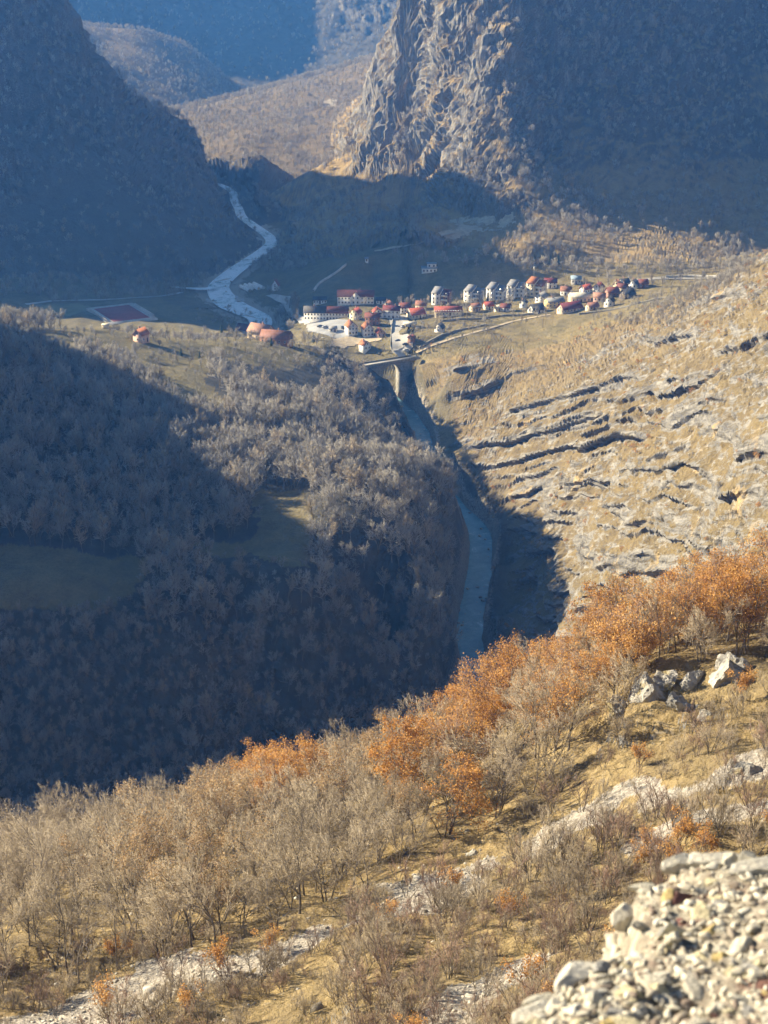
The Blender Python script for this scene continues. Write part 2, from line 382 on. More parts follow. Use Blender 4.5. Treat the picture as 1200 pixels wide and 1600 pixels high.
def terrain_material():
    m, nt, bs = new_mat('terrain')
    geo = N(nt, 'ShaderNodeNewGeometry'); P = geo.outputs['Position']
    at1 = N(nt, 'ShaderNodeAttribute', attribute_name='cover'); at2 = N(nt, 'ShaderNodeAttribute', attribute_name='cover2')
    s1 = N(nt, 'ShaderNodeSeparateColor'); L(nt, at1.outputs['Color'], s1.inputs[0])
    s2 = N(nt, 'ShaderNodeSeparateColor'); L(nt, at2.outputs['Color'], s2.inputs[0])
    rock, dry, green = s1.outputs; scree, shrub, near = s2.outputs
    nbig = noise(nt, P, 0.02, 6, 0.6); nmid = noise(nt, P, 0.12, 6, 0.62); nfin = noise(nt, P, 0.9, 6, 0.65); nvf = noise(nt, P, 4.0, 4, 0.6)
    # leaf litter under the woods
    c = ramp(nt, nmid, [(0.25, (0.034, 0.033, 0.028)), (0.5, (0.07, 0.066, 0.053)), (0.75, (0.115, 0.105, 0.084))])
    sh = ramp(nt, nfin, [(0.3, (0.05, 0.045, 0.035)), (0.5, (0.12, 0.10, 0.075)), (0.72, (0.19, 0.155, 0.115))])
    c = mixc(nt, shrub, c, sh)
    dg = ramp(nt, nfin, [(0.25, (0.09, 0.07, 0.04)), (0.45, (0.21, 0.17, 0.095)), (0.6, (0.30, 0.25, 0.145)), (0.78, (0.40, 0.345, 0.215))])
    dg2 = ramp(nt, nmid, [(0.3, (0.12, 0.09, 0.05)), (0.55, (0.28, 0.23, 0.13)), (0.75, (0.36, 0.305, 0.185))])
    dmix = mixc(nt, 0.5, dg, dg2)
    olive = mixc(nt, 1.0, dmix, (0.80, 0.74, 0.64), 'MULTIPLY')
    gold = mixc(nt, 1.0, dmix, (1.32, 1.17, 0.93), 'MULTIPLY')
    c = mixc(nt, dry, c, mixc(nt, near, gold, olive))
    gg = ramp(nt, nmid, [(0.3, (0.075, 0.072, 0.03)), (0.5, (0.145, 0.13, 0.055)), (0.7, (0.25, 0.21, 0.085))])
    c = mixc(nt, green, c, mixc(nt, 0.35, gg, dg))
    # limestone
    streak = noise(nt, scaled(nt, P, (1, 1, 0.25)), 0.35, 8, 0.7)
    dot = nt.nodes.new('ShaderNodeVectorMath'); dot.operation = 'DOT_PRODUCT'; L(nt, P, dot.inputs[0]); dot.inputs[1].default_value = (-0.36, 0.24, 1.0)
    wv = nt.nodes.new('ShaderNodeMath'); wv.operation = 'MULTIPLY_ADD'; L(nt, noise(nt, P, 0.05, 3), wv.inputs[0]); wv.inputs[1].default_value = 6.0; L(nt, dot.outputs['Value'], wv.inputs[2])
    cb = nt.nodes.new('ShaderNodeCombineXYZ'); L(nt, wv.outputs[0], cb.inputs[2])
    sp = nt.nodes.new('ShaderNodeSeparateXYZ'); L(nt, P, sp.inputs[0]); L(nt, sp.outputs[0], cb.inputs[0]); L(nt, sp.outputs[1], cb.inputs[1])
    beds = noise(nt, scaled(nt, cb.outputs[0], (0.09, 0.09, 0.9)), 1.0, 8, 0.7)
    streak = mixc(nt, near, streak, beds)
    rk = ramp(nt, streak, [(0.25, (0.045, 0.042, 0.04)), (0.42, (0.14, 0.132, 0.118)), (0.58, (0.26, 0.243, 0.215)), (0.75, (0.40, 0.375, 0.33))])
    och = maprange(nt, noise(nt, scaled(nt, P, (1, 1, 0.5)), 0.07, 5, 0.6), 0.60, 0.72)
    rk = mixc(nt, och, rk, (0.46, 0.33, 0.15), 'MIX')
    rfac = nt.nodes.new('ShaderNodeMath'); rfac.operation = 'ADD'; L(nt, rock, rfac.inputs[0])
    sub = nt.nodes.new('ShaderNodeMath'); sub.operation = 'MULTIPLY_ADD'; L(nt, nfin, sub.inputs[0]); sub.inputs[1].default_value = 1.1; sub.inputs[2].default_value = -0.55
    L(nt, sub.outputs[0], rfac.inputs[1])
    bmul = nt.nodes.new('ShaderNodeMath'); bmul.operation = 'MULTIPLY'; L(nt, near, bmul.inputs[0]); L(nt, maprange(nt, beds, 0.35, 0.65, -0.42, 0.42), bmul.inputs[1])
    badd = nt.nodes.new('ShaderNodeMath'); badd.operation = 'ADD'; L(nt, rfac.outputs[0], badd.inputs[0]); L(nt, bmul.outputs[0], badd.inputs[1])
    c = mixc(nt, maprange(nt, badd.outputs[0], 0.32, 0.58), c, rk)
    vor = N(nt, 'ShaderNodeTexVoronoi'); vor.inputs['Scale'].default_value = 3.2; L(nt, P, vor.inputs['Vector'])
    sc = mixc(nt, 0.6, ramp(nt, nvf, [(0.3, (0.22, 0.19, 0.15)), (0.5, (0.44, 0.39, 0.31)), (0.7, (0.60, 0.55, 0.46))]), ramp(nt, vor.outputs['Distance'], [(0.0, (0.6, 0.55, 0.46)), (0.7, (0.25, 0.21, 0.17))]))
    sfac = nt.nodes.new('ShaderNodeMath'); sfac.operation = 'ADD'; L(nt, scree, sfac.inputs[0]); L(nt, sub.outputs[0], sfac.inputs[1])
    c = mixc(nt, maprange(nt, sfac.outputs[0], 0.35, 0.65), c, sc)
    L(nt, c, bs.inputs['Base Color'])
    bp = N(nt, 'ShaderNodeBump'); bp.inputs['Strength'].default_value = 0.9; bp.inputs['Distance'].default_value = 1.2
    hsum = nt.nodes.new('ShaderNodeMath'); hsum.operation = 'MULTIPLY_ADD'; L(nt, nmid, hsum.inputs[0]); hsum.inputs[1].default_value = 1.6; L(nt, nfin, hsum.inputs[2])
    L(nt, hsum.outputs[0], bp.inputs['Height'])
    bp2 = N(nt, 'ShaderNodeBump'); bp2.inputs['Strength'].default_value = 0.8; bp2.inputs['Distance'].default_value = 0.12
    L(nt, nvf, bp2.inputs['Height']); L(nt, bp.outputs[0], bp2.inputs['Normal'])
    L(nt, bp2.outputs[0], bs.inputs['Normal'])
    return m
M_TERRAIN = terrain_material()

# ------------------------------------------------------------------ terrain mesh (fan of columns round the view point, rows follow the relief)
MEADOWS = [[(395, 768), (480, 765), (490, 800), (485, 850), (492, 885), (450, 885), (395, 870), (300, 868), (300, 850), (395, 845), (400, 810)],
           [(-100, 850), (60, 855), (150, 868), (235, 872), (230, 900), (200, 925), (180, 950), (60, 955), (-100, 950)]]
GRASS_KNOLL = [[(60, 520), (150, 505), (250, 512), (330, 522), (440, 528), (500, 548), (505, 565), (440, 575), (400, 570), (330, 555), (325, 600), (360, 640), (350, 655), (300, 640), (240, 600), (180, 560), (120, 545), (60, 540)]]
SCREE = [[(1230, 1190), (1200, 1215), (1100, 1238), (1000, 1255), (930, 1290), (860, 1340), (800, 1340), (850, 1290), (920, 1262), (1000, 1235), (1100, 1215), (1230, 1160)],
         [(760, 1330), (765, 1380), (700, 1400), (600, 1440), (540, 1470), (545, 1430), (620, 1390), (700, 1350)],
         [(520, 1450), (440, 1470), (330, 1490), (180, 1530), (60, 1570), (-40, 1600), (-40, 1650), (60, 1640), (240, 1575), (400, 1520), (520, 1480)],
         [(1230, 1240), (1120, 1265), (1000, 1300), (960, 1330), (1010, 1335), (1120, 1290), (1230, 1265)],
         [(640, 1600), (700, 1540), (800, 1480), (880, 1470), (860, 1510), (760, 1580), (700, 1650), (600, 1650)]]
az_in = np.deg2rad(np.arange(-14.5, 14.501, 0.05))
az_l = np.deg2rad(np.concatenate([np.arange(-75, -30, 1.5), np.arange(-30, -14.5, 0.4)]))
AZ = np.concatenate([az_l, az_in, -az_l[::-1]])
RF = np.geomspace(2.2, 5200, 1150)
NR = 1250
def build_terrain():
    sa, ca = np.sin(AZ)[:, None], np.cos(AZ)[:, None]
    X, Y = sa * RF[None], ca * RF[None]
    Hc = base_height(X, Y).max(0)
    el = np.arctan2(Hc - CAM_Z, RF[None])
    ds = np.sqrt((np.diff(el, axis=1) * 3.2) ** 2 + (np.diff(np.log(RF))[None] * 0.16) ** 2)
    # a smooth row spacing from column to column
    k = np.ones(9) / 9
    ds = np.apply_along_axis(lambda v: np.convolve(np.pad(v, 4, 'edge'), k, 'valid'), 0, ds)
    ds = np.apply_along_axis(lambda v: np.convolve(np.pad(v, 4, 'edge'), k, 'valid'), 1, ds)
    cs = np.concatenate([np.zeros((len(AZ), 1)), np.cumsum(ds, 1)], 1)
    R = np.empty((len(AZ), NR))
    for i in range(len(AZ)):
        R[i] = np.interp(np.linspace(0, cs[i, -1], NR), cs[i], RF)
    X, Y = sa * R, ca * R
    Z, K, DR = zone_height(X, Y)
    def normals(X, Y, Z):
        Pn = np.stack([X, Y, Z], -1)
        du = np.gradient(Pn, axis=0); dv = np.gradient(Pn, axis=1)
        n = np.cross(du, dv); n /= np.linalg.norm(n, axis=-1, keepdims=True) + 1e-9
        n[n[..., 2] < 0] *= -1
        return n
    nrm = normals(X, Y, Z)
    # beds of limestone standing out of the slope on the far side of the gorge
    rx = np.interp(Y, RIVS[::-1][np.argsort(RIVS[::-1][:, 1])][:, 1], RIVS[::-1][np.argsort(RIVS[::-1][:, 1])][:, 0])
    v = K == 1
    rocky = np.where(v, sstep(6, 26, X - rx) * sstep(1015, 960, Y) * sstep(300, 420, Y), 0)
    rocky *= 0.65 + 0.35 * sstep(0.02, 0.2, 1 - nrm[..., 2])
    bed = Z - 0.36 * X + 0.24 * Y + 5.0 * fbm2(X / 70, Y / 70, 3)
    along = 0.555 * X + 0.83 * Y + 0.5 * Z; brk = sstep(-0.7, -0.1, fbm2(along / 80 + 5, bed / 11, 3)) * (0.55 + 0.45 * sstep(-.2, .2, noise2(along / 11, bed / 9)))
    def ledge(b, per, drop=0.80):
        q = b / per; f = q - np.floor(q)
        f = 1 - f; return np.where(f < drop, f / drop, 1 - sstep(drop, 0.985, f)) - 0.5, f
    bedw = bed + 6.0 * noise2(bed / 17, along / 150) + 2.0 * noise2(along / 26, bed / 20)
    big, fb = ledge(bedw, 13.5, 0.84)
    bed2 = bed + 3.0 * noise2(bed / 7 + 3, along / 90) + 1.6 * noise2(X / 13, Y / 13); small, fs = ledge(bed2, 5.2)
    mk2 = (0.15 + 0.85 * sstep(-.3, .3, fbm2(along / 30, bed / 6 + 40, 2))) * sstep(960, 780, Y)
    lift = (7.5 * big * brk + 3.8 * small * mk2) * (0.35 + 0.65 * sstep(430, 570, Y))
    ledge_rock = np.maximum(brk * sstep(0.6, 0.85, fb), 0.8 * mk2 * sstep(0.6, 0.85, fs))
    cliffy = np.where(v, sstep(0.28, 0.5, 1 - nrm[..., 2]), 0) * (1 - rocky)
    nrm = normals(X, Y, Z)
    mount = np.isin(K, [2, 3, 4, 5, 6])
    steep = sstep(0.12, 0.34, 1 - nrm[..., 2])
    amp = np.select([K == 3, K == 2, K == 6, K == 4, K == 5], [9.5, 8.0, 22.0, 2.5, 3.0], 0.0)
    amp = amp * (0.15 + 0.85 * steep)
    sc_ = np.where(K == 6, 0.4, 1.0)
    rid = ridged3(X * sc_ / 36, Y * sc_ / 36, Z * sc_ / 52, 5, 0.58) - 0.6
    fine = fbm3(X / 7, Y / 7, Z / 11, 3, 0.55)
    crk = np.clip(1 - np.abs(noise3(X * sc_ / 17, Y * sc_ / 17, Z * sc_ / 34)) * 5, 0, 1) + 0.4 * np.clip(1 - np.abs(noise3(X * sc_ / 12 + 9, Y * sc_ / 12, Z * sc_ / 6)) * 5, 0, 1)
    D = np.where(mount, amp * -0.24 * crk + amp * (0.72 * rid + 0.2 * fine + 0.06 * fbm3(X / 2.6, Y / 2.6, Z / 5, 2)), 0)
    out = np.where(v, rocky * lift, 0)
    wsc = 1.7
    D = D + np.where(v, (rocky * 1.0 + cliffy * 1.6) * fbm3(X / (5.0 * wsc), Y / (5.0 * wsc), Z / (3.5 * wsc), 4, 0.62) + cliffy * 2.2 * fbm3(X / 20, Y / 20, Z / 30, 3), 0)
    outc = np.where(K == 0, sstep(0.1, 0.5, fbm2(X / 14 + 3, Y / 14, 2)) * sstep(40, 90, R), 0)
    D = D + outc * 0.5 * fbm3(X / 2.2, Y / 2.2, Z / 2.2, 3, 0.6)
    calm = sstep(6, 20, DR)
    D = D * np.where(Y > 1090, calm, np.clip(0.2 + calm, 0, 1))
    X = X + nrm[..., 0] * D - 0.55 * out; Y = Y + nrm[..., 1] * D - 0.8 * out; Z = Z + nrm[..., 2] * D + 0.22 * out
    nrm = normals(X, Y, Z)
    # ------------- what covers the ground
    px, py = project(X, Y, Z)
    jx = px + 14 * fbm2(X / 9, Y / 9, 3) * np.clip(700 / np.maximum(R, 100), .4, 3); jy = py + 7 * fbm2(X / 9 + 50, Y / 9, 3) * np.clip(700 / np.maximum(R, 100), .4, 3)
    slope = 1 - nrm[..., 2]
    n1 = fbm2(X / 30, Y / 30, 4); n2 = fbm2(X / 8, Y / 8, 3)
    rock = np.zeros_like(Z); dry = np.zeros_like(Z); green = np.zeros_like(Z); scree = np.zeros_like(Z); shrub = np.zeros_like(Z)
    # near hillside
    a = K == 0
    dry = np.where(a, 0.8 + 0.3 * n2, dry); shrub = np.where(a, 0.5, shrub)
    rock = np.where(a, sstep(0.15, 0.6, fbm2(X / 14 + 3, Y / 14, 2)) * 0.22 + 0.5 * sstep(0.25, 0.5, slope), rock)
    for p in SCREE:
        scree = np.where(a & in_poly(jx, jy, p), 0.85, scree)
    scree = np.where(a, np.maximum(scree, 0.18 + 0.22 * n2), scree)
    # rocky slope
    rs = rocky > 0.05
    rock = np.where(v, np.maximum(rock, rocky * (0.16 + 0.80 * ledge_rock + 0.3 * sstep(0.25, 0.55, slope) + 0.35 * n2)), rock)
    dry = np.where(rs, rocky * (0.92 + 0.25 * n1), dry)
    rock = np.where(v & ~rs, np.maximum(rock, 0.5 * cliffy * sstep(-.3, .8, n2 + n1)), rock)
    # plateau and valley
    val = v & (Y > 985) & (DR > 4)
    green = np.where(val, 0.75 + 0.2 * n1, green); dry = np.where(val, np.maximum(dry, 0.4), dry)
    rm = v & (X > 20) & (Y > 830)
    dry = np.where(rm, np.maximum(dry, sstep(0.5, 0.2, slope) * 0.9), dry)
    green = np.where(rm & (rocky < .5), np.maximum(green, 0.35), green)
    for p in MEADOWS + GRASS_KNOLL:
        ins = v & in_poly(jx, jy, p)
        kn = p is GRASS_KNOLL[0]; green = np.where(ins, 0.9 if kn else 0.7, green); dry = np.where(ins, 0.7 if kn else 0.45, dry)
    # mountains
    e = (K == 3)
    spur = sstep(1, -1, (px - 800 + 60 * n1) / 60) * e
    rock = np.where(e, sstep(0.22, 0.5, slope) * (0.46 + 0.26 * spur) + 0.45 * n2 + 0.2 * n1 - 0.08, rock)
    dry = np.where(e, 0.35 * spur + sstep(0.2, 0.1, slope) * 0.8, dry); shrub = np.where(e, 0.8, shrub)
    w_ = (K == 2)
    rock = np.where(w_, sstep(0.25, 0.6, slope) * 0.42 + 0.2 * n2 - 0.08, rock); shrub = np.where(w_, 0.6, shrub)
    rock = np.where(K == 6, sstep(0.3, 0.6, slope) * 0.6 + 0.2 * n2, rock)
    sd = (K == 4) | (K == 5)
    shrub = np.where(sd, 1, shrub); dry = np.where(sd, 0.25 + 0.3 * n1, dry)
    scree = np.where(K == 4, 0.95 * sstep(0.45, 0.7, fbm2((X + Y) / 28, (X - Y) / 90, 3)) * in_poly(px, py, [(500, 140), (590, 110), (590, 200), (520, 240)]), scree)
    # river banks
    bank = v & (DR < 16) & (DR > -30)
    scree = np.where(bank, np.where(Y > 1090, 0.85 * sstep(16, 3, DR + 7 * n2), 0.6 * sstep(7, 1, DR)), scree)
    allc = np.clip(np.stack([rock, dry, green, np.ones_like(Z)], -1), 0, 1)
    allc2 = np.clip(np.stack([scree, shrub, rocky, np.ones_like(Z)], -1), 0, 1)
    # ------------- one sheet, cut along the landforms
    nc, nr = X.shape
    idx = np.arange(nc * nr).reshape(nc, nr)
    quads = np.stack([idx[:-1, :-1], idx[1:, :-1], idx[1:, 1:], idx[:-1, 1:]], -1).reshape(-1, 4)
    # sub-zones of the valley
    zone = K.copy()
    left = v & (Y < 1000) & (X < rx); right = v & (Y < 1010) & (X >= rx)
    zone[left] = 7; zone[right] = 8
    qz = zone.reshape(-1)[quads[:, 0]]
    V = np.stack([X, Y, Z], -1).reshape(-1, 3)
    names = ['near_hillside', 'valley_ground', 'west_mountain', 'east_mountain', 'saddle_hill', 'knob_hill', 'far_mountain', 'plateau_ground', 'rocky_hillside']
    for kz, nm in enumerate(names):
        q = quads[qz == kz]
        if not len(q): continue
        u, inv = np.unique(q, return_inverse=True)
        me = bpy.data.meshes.new(nm)
        inv = inv.reshape(-1, 4).astype(np.int32)
        me.vertices.add(len(u)); me.vertices.foreach_set('co', V[u].astype(np.float32).ravel())
        me.loops.add(inv.size); me.loops.foreach_set('vertex_index', inv.ravel())
        me.polygons.add(len(inv)); me.polygons.foreach_set('loop_start', np.arange(0, inv.size, 4, dtype=np.int32))
        me.update(calc_edges=True)
        me.polygons.foreach_set('use_smooth', np.full(len(inv), nm not in ('east_mountain', 'rocky_hillside', 'west_mountain'), bool))
        for an, arr in (('cover', allc), ('cover2', allc2)):
            ca_ = me.color_attributes.new(an, 'FLOAT_COLOR', 'POINT')
            ca_.data.foreach_set('color', arr.reshape(-1, 4)[u].astype(np.float32).ravel())
        me.materials.append(M_TERRAIN)
        ob = bpy.data.objects.new(nm, me); col.objects.link(ob); ob['kind'] = 'structure'
    return dict(V=V.reshape(nc, nr, 3), K=K, zone=zone, n=nrm, slope=slope, px=px, py=py, DR=DR, R=R, rock=rock, scree=scree)
T = build_terrain()

# ------------------------------------------------------------------ object helpers
def link(o, parent=None):
    col.objects.link(o)
    if parent is not None: o.parent = parent
    return o
def mesh_from(name, V, Fc, mats=(), midx=None, smooth=False, tint=None):
    me = bpy.data.meshes.new(name)
    V = np.asarray(V, np.float32)
    lens = np.array([len(f) for f in Fc], np.int32)
    flat = np.fromiter((i for f in Fc for i in f), np.int32, int(lens.sum()))
    me.vertices.add(len(V)); me.vertices.foreach_set('co', V.ravel())
    me.loops.add(len(flat)); me.loops.foreach_set('vertex_index', flat)
    me.polygons.add(len(lens)); me.polygons.foreach_set('loop_start', np.concatenate([[0], np.cumsum(lens)[:-1]]).astype(np.int32))
    me.update(calc_edges=True)
    for m in mats: me.materials.append(m)
    if midx is not None: me.polygons.foreach_set('material_index', np.asarray(midx, np.int32))
    if smooth: me.polygons.foreach_set('use_smooth', np.ones(len(lens), bool))
    if tint is not None:
        a = me.color_attributes.new('tint', 'FLOAT_COLOR', 'POINT')
        t = np.asarray(tint, np.float32); a.data.foreach_set('color', np.stack([t, t, t, np.ones_like(t)], -1).ravel())
    return me
def mesh_obj(name, me, parent=None):
    return link(bpy.data.objects.new(name, me), parent)
def empty(name, loc, rz=0.0, label=None, cat=None, group=None, scale=1.0):
    o = bpy.data.objects.new(name, None); o.empty_display_size = 0.5
    o.location = loc; o.rotation_euler = (0, 0, rz); o.scale = (scale,) * 3 if not isinstance(scale, tuple) else scale
    tag(o, label, cat, group)
    return link(o)
def tag(o, label=None, cat=None, group=None, kind=None):
    if label: o['label'] = label
    if cat: o['category'] = cat
    if group: o['group'] = group
    if kind: o['kind'] = kind
    return o

# ------------------------------------------------------------------ bark, twigs and leaves
def wood_material(name, a, b, trans=0.0):
    m, nt, bs = new_mat(name)
    geo = N(nt, 'ShaderNodeNewGeometry'); oi = N(nt, 'ShaderNodeObjectInfo')
    n = noise(nt, geo.outputs['Position'], 3.0, 4, 0.6)
    c = ramp(nt, n, [(0.3, a), (0.7, b)])
    v = maprange(nt, oi.outputs['Random'], 0, 1, 0.72, 1.28)
    h = N(nt, 'ShaderNodeHueSaturation'); L(nt, v, h.inputs['Value']); L(nt, c, h.inputs['Color'])
    L(nt, h.outputs[0], bs.inputs['Base Color'])
    return m
def leaf_material(name, stops, trans=0.35):
    m, nt, bs = new_mat(name)
    at = N(nt, 'ShaderNodeAttribute', attribute_name='tint'); oi = N(nt, 'ShaderNodeObjectInfo')
    ad = nt.nodes.new('ShaderNodeMath'); ad.operation = 'MULTIPLY_ADD'; L(nt, oi.outputs['Random'], ad.inputs[0]); ad.inputs[1].default_value = 0.36; L(nt, at.outputs['Fac'], ad.inputs[2])
    sb = nt.nodes.new('ShaderNodeMath'); sb.operation = 'SUBTRACT'; L(nt, ad.outputs[0], sb.inputs[0]); sb.inputs[1].default_value = 0.18
    c = ramp(nt, sb.outputs[0], stops)
    L(nt, c, bs.inputs['Base Color'])
    tr = N(nt, 'ShaderNodeBsdfTranslucent'); L(nt, c, tr.inputs['Color'])
    mx = N(nt, 'ShaderNodeMixShader'); mx.inputs[0].default_value = trans
    L(nt, bs.outputs[0], mx.inputs[1]); L(nt, tr.outputs[0], mx.inputs[2]); L(nt, mx.outputs[0], nt.nodes['Material Output'].inputs['Surface'])
    return m
M_BARK = wood_material('bark', (0.10, 0.085, 0.068), (0.25, 0.215, 0.175))
M_TWIG = wood_material('twig', (0.29, 0.238, 0.168), (0.48, 0.395, 0.28))
M_TWIG_R = wood_material('reddish_twig', (0.20, 0.13, 0.095), (0.33, 0.225, 0.165))
M_TWIG_G = wood_material('grey_twig', (0.27, 0.25, 0.215), (0.46, 0.425, 0.365))
M_LEAF = leaf_material('rust_leaf', [(0.0, (0.24, 0.11, 0.035)), (0.35, (0.50, 0.25, 0.075)), (0.7, (0.64, 0.36, 0.115)), (1.0, (0.70, 0.46, 0.19))])
M_LEAF_T = leaf_material('tan_leaf', [(0.0, (0.22, 0.135, 0.07)), (0.4, (0.38, 0.25, 0.13)), (0.75, (0.50, 0.35, 0.19)), (1.0, (0.56, 0.42, 0.25))])
M_NEEDLE = leaf_material('needle', [(0.0, (0.018, 0.032, 0.014)), (0.5, (0.045, 0.07, 0.028)), (1.0, (0.09, 0.115, 0.045))], 0.15)

def tube(V, Fc, pts, rad, sides):
    n = len(pts); b = len(V)
    for i in range(n):
        d = pts[min(i + 1, n - 1)] - pts[max(i - 1, 0)]; d = d / (np.linalg.norm(d) + 1e-9)
        u = np.cross(d, (0.3, 0.9, 0.2)); u /= np.linalg.norm(u) + 1e-9; w = np.cross(d, u)
        for k in range(sides):
            a = 2 * math.pi * k / sides
            V.append(pts[i] + rad[i] * (math.cos(a) * u + math.sin(a) * w))
    for i in range(n - 1):
        for k in range(sides):
            k2 = (k + 1) % sides
            Fc.append((b + i * sides + k, b + i * sides + k2, b + (i + 1) * sides + k2, b + (i + 1) * sides + k))
def cone(V, Fc, p, q, r):
    d = q - p; d = d / (np.linalg.norm(d) + 1e-9)
    u = np.cross(d, (0.3, 0.9, 0.2)); u /= np.linalg.norm(u) + 1e-9; w = np.cross(d, u)
    b = len(V)
    for k in range(3):
        a = 2.0944 * k; V.append(p + r * (math.cos(a) * u + math.sin(a) * w))
    V.append(q)
    Fc += [(b, b + 1, b + 3), (b + 1, b + 2, b + 3), (b + 2, b, b + 3)]

def grow_tree(seed, H, stems=1, fork=0.35, counts=(7, 6, 5, 4), thick=1.0, twig_r=0.012, up=0.10, spread=0.75, stem_lean=0.25, leaves=0, leaf_size=0.15, leaf_low=0.0):
    r = random.Random(seed); g = np.random.default_rng(seed)
    TV, TF, CV, CF, LV, LF, LT = [], [], [], [], [], [], []
    tips = []
    def bend(d, amt, u):
        d = d + g.normal(size=3) * amt + np.array([0, 0, u]); return d / np.linalg.norm(d)
    def side(d, ang):
        u = np.cross(d, g.normal(size=3)); u /= np.linalg.norm(u) + 1e-9
        q = d * math.cos(ang) + u * math.sin(ang); return q / np.linalg.norm(q)
    def grow(p, d, Lg, rad, lev):
        ns = (7, 5, 3, 2)[lev]
        pts = [p]; ds = [d]
        for i in range(ns):
            d = bend(d, (0.10, 0.16, 0.20, 0.22)[lev], up * (0.6, 1.0, 1.0, 0.8)[lev]); p = p + d * Lg / ns; pts.append(p); ds.append(d)
        rr = [rad * (1 - 0.82 * (i / ns) ** 0.9) + 0.002 for i in range(ns + 1)]
        if lev <= 1: tube(TV, TF, pts, rr, 6 if lev == 0 else 4)
        elif lev == 2: tube(CV, CF, pts, rr, 3)
        else: cone(CV, CF, pts[0], pts[1], rad); cone(CV, CF, pts[1], pts[2], rad * 0.7)
        if lev == 3:
            tips.append(pts[1]); tips.append(pts[2])
            for k in range(counts[3]):
                t = r.random(); q = pts[0] + (pts[2] - pts[0]) * t
                e = q + side(ds[1], r.uniform(0.4, 1.0)) * Lg * r.uniform(0.35, 0.7)
                cone(CV, CF, q, e, twig_r); tips.append(e)
            return
        n = counts[lev]
        for k in range(n):
            t = (fork if lev == 0 else 0.25) + (1 - (fork if lev == 0 else 0.25)) * ((k + r.random()) / n)
            i = min(int(t * ns), ns - 1); f = t * ns - i
            q = pts[i] + (pts[i + 1] - pts[i]) * f
            cd = side(ds[i], r.uniform(0.55, 1.05) * spread * (1.15 - 0.35 * t))
            cl = Lg * (0.62, 0.58, 0.62)[lev] * r.uniform(0.7, 1.1) * (1.15 - 0.55 * t)
            grow(q, cd, cl, max(rr[i] * 0.55, twig_r * (3 - lev)), lev + 1)
    for sidx in range(stems):
        a = r.uniform(0, 6.283); ln = stem_lean * (0.3 if stems == 1 else r.uniform(0.5, 1.2))
        d = np.array([math.cos(a) * ln, math.sin(a) * ln, 1.0]); d /= np.linalg.norm(d)
        base = np.array([math.cos(a), math.sin(a), 0]) * (0.0 if stems == 1 else 0.18) + np.array([0, 0, -0.35])
        grow(base, d, H * (0.82 if sidx == 0 else r.uniform(0.6, 0.85)), 0.016 * H * thick * (1 if stems == 1 else 0.7), 0)
    if leaves:
        tp = np.array(tips); tp = tp[tp[:, 2] > leaf_low * H]
        # leaves hang on in clumps: some boughs full, some bare
        cl = g.random(len(tp)); key = noise3(tp[:, 0] / 1.3 + seed, tp[:, 1] / 1.3, tp[:, 2] / 1.3)
        pr = np.clip(0.5 + key * 1.4, 0.03, None); pr /= pr.sum()
        pick = g.choice(len(tp), leaves, p=pr)
        for i in pick:
            c = tp[i] + g.normal(size=3) * leaf_size * 1.1
            a = g.normal(size=3); a /= np.linalg.norm(a); b = np.cross(a, g.normal(size=3)); b /= np.linalg.norm(b) + 1e-9
            s = leaf_size * g.uniform(0.6, 1.3)
            k = len(LV); LV += [c - a * s * .5, c + b * s * .34, c + a * s * .5, c - b * s * .34]; LF.append((k, k + 1, k + 2, k + 3))
            LT += [float(np.clip(0.5 + 0.35 * key[i] + g.normal() * 0.16, 0, 1))] * 4
    return TV, TF, CV, CF, LV, LF, LT
def tree_meshes(name, twig, leaf=None, bark=None, **kw):
    TV, TF, CV, CF, LV, LF, LT = grow_tree(**kw)
    tr = mesh_from(name + '_trunk', TV, TF, [bark or M_BARK], smooth=True)
    nb = len(CV)
    F2 = CF + [tuple(i + nb for i in f) for f in LF]
    cr = mesh_from(name + '_crown', CV + LV, F2, [twig] + ([leaf] if leaf else []), [0] * len(CF) + [1] * len(LF), tint=[0.5] * nb + LT)
    return tr, cr

PROTO = {}
PROTO['bare'] = [tree_meshes('bare%d' % i, M_TWIG, seed=100 + i, H=8.6, stems=(1, 2, 3, 1, 2)[i], fork=0.2, counts=(9, 6, 5, 4), twig_r=0.0125, thick=0.8, up=0.12, spread=0.8) for i in range(5)]
PROTO['tan'] = [tree_meshes('tan%d' % i, M_TWIG, M_LEAF_T, seed=200 + i, H=9.0, stems=(1, 2, 1)[i], fork=0.22, counts=(8, 6, 5, 3), twig_r=0.015, up=0.12, spread=0.7, leaves=(1500, 900, 700)[i], leaf_size=0.19) for i in range(3)]
PROTO['rust'] = [tree_meshes('rust%d' % i, M_TWIG_R, M_LEAF, seed=300 + i, H=9.5, stems=(2, 1, 3, 2)[i], fork=0.2, counts=(9, 7, 5, 3), twig_r=0.014, thick=1.1, up=0.08, spread=0.85, leaves=(3600, 4000, 3000, 2000)[i], leaf_size=0.20) for i in range(4)]
PROTO['sapling'] = [tree_meshes('sap%d' % i, (M_TWIG_R, M_TWIG)[i % 2], seed=400 + i, H=4.2, stems=(4, 5, 3, 6)[i], fork=0.15, counts=(6, 5, 4, 2), twig_r=0.009, up=0.12, spread=0.6, stem_lean=0.45) for i in range(4)]
PROTO['rustbush'] = [tree_meshes('rbush%d' % i, M_TWIG_R, M_LEAF, seed=450 + i, H=3.4, stems=(3, 4)[i], fork=0.15, counts=(6, 5, 4, 2), twig_r=0.009, up=0.12, spread=0.6, stem_lean=0.35, leaves=900, leaf_size=0.16) for i in range(2)]
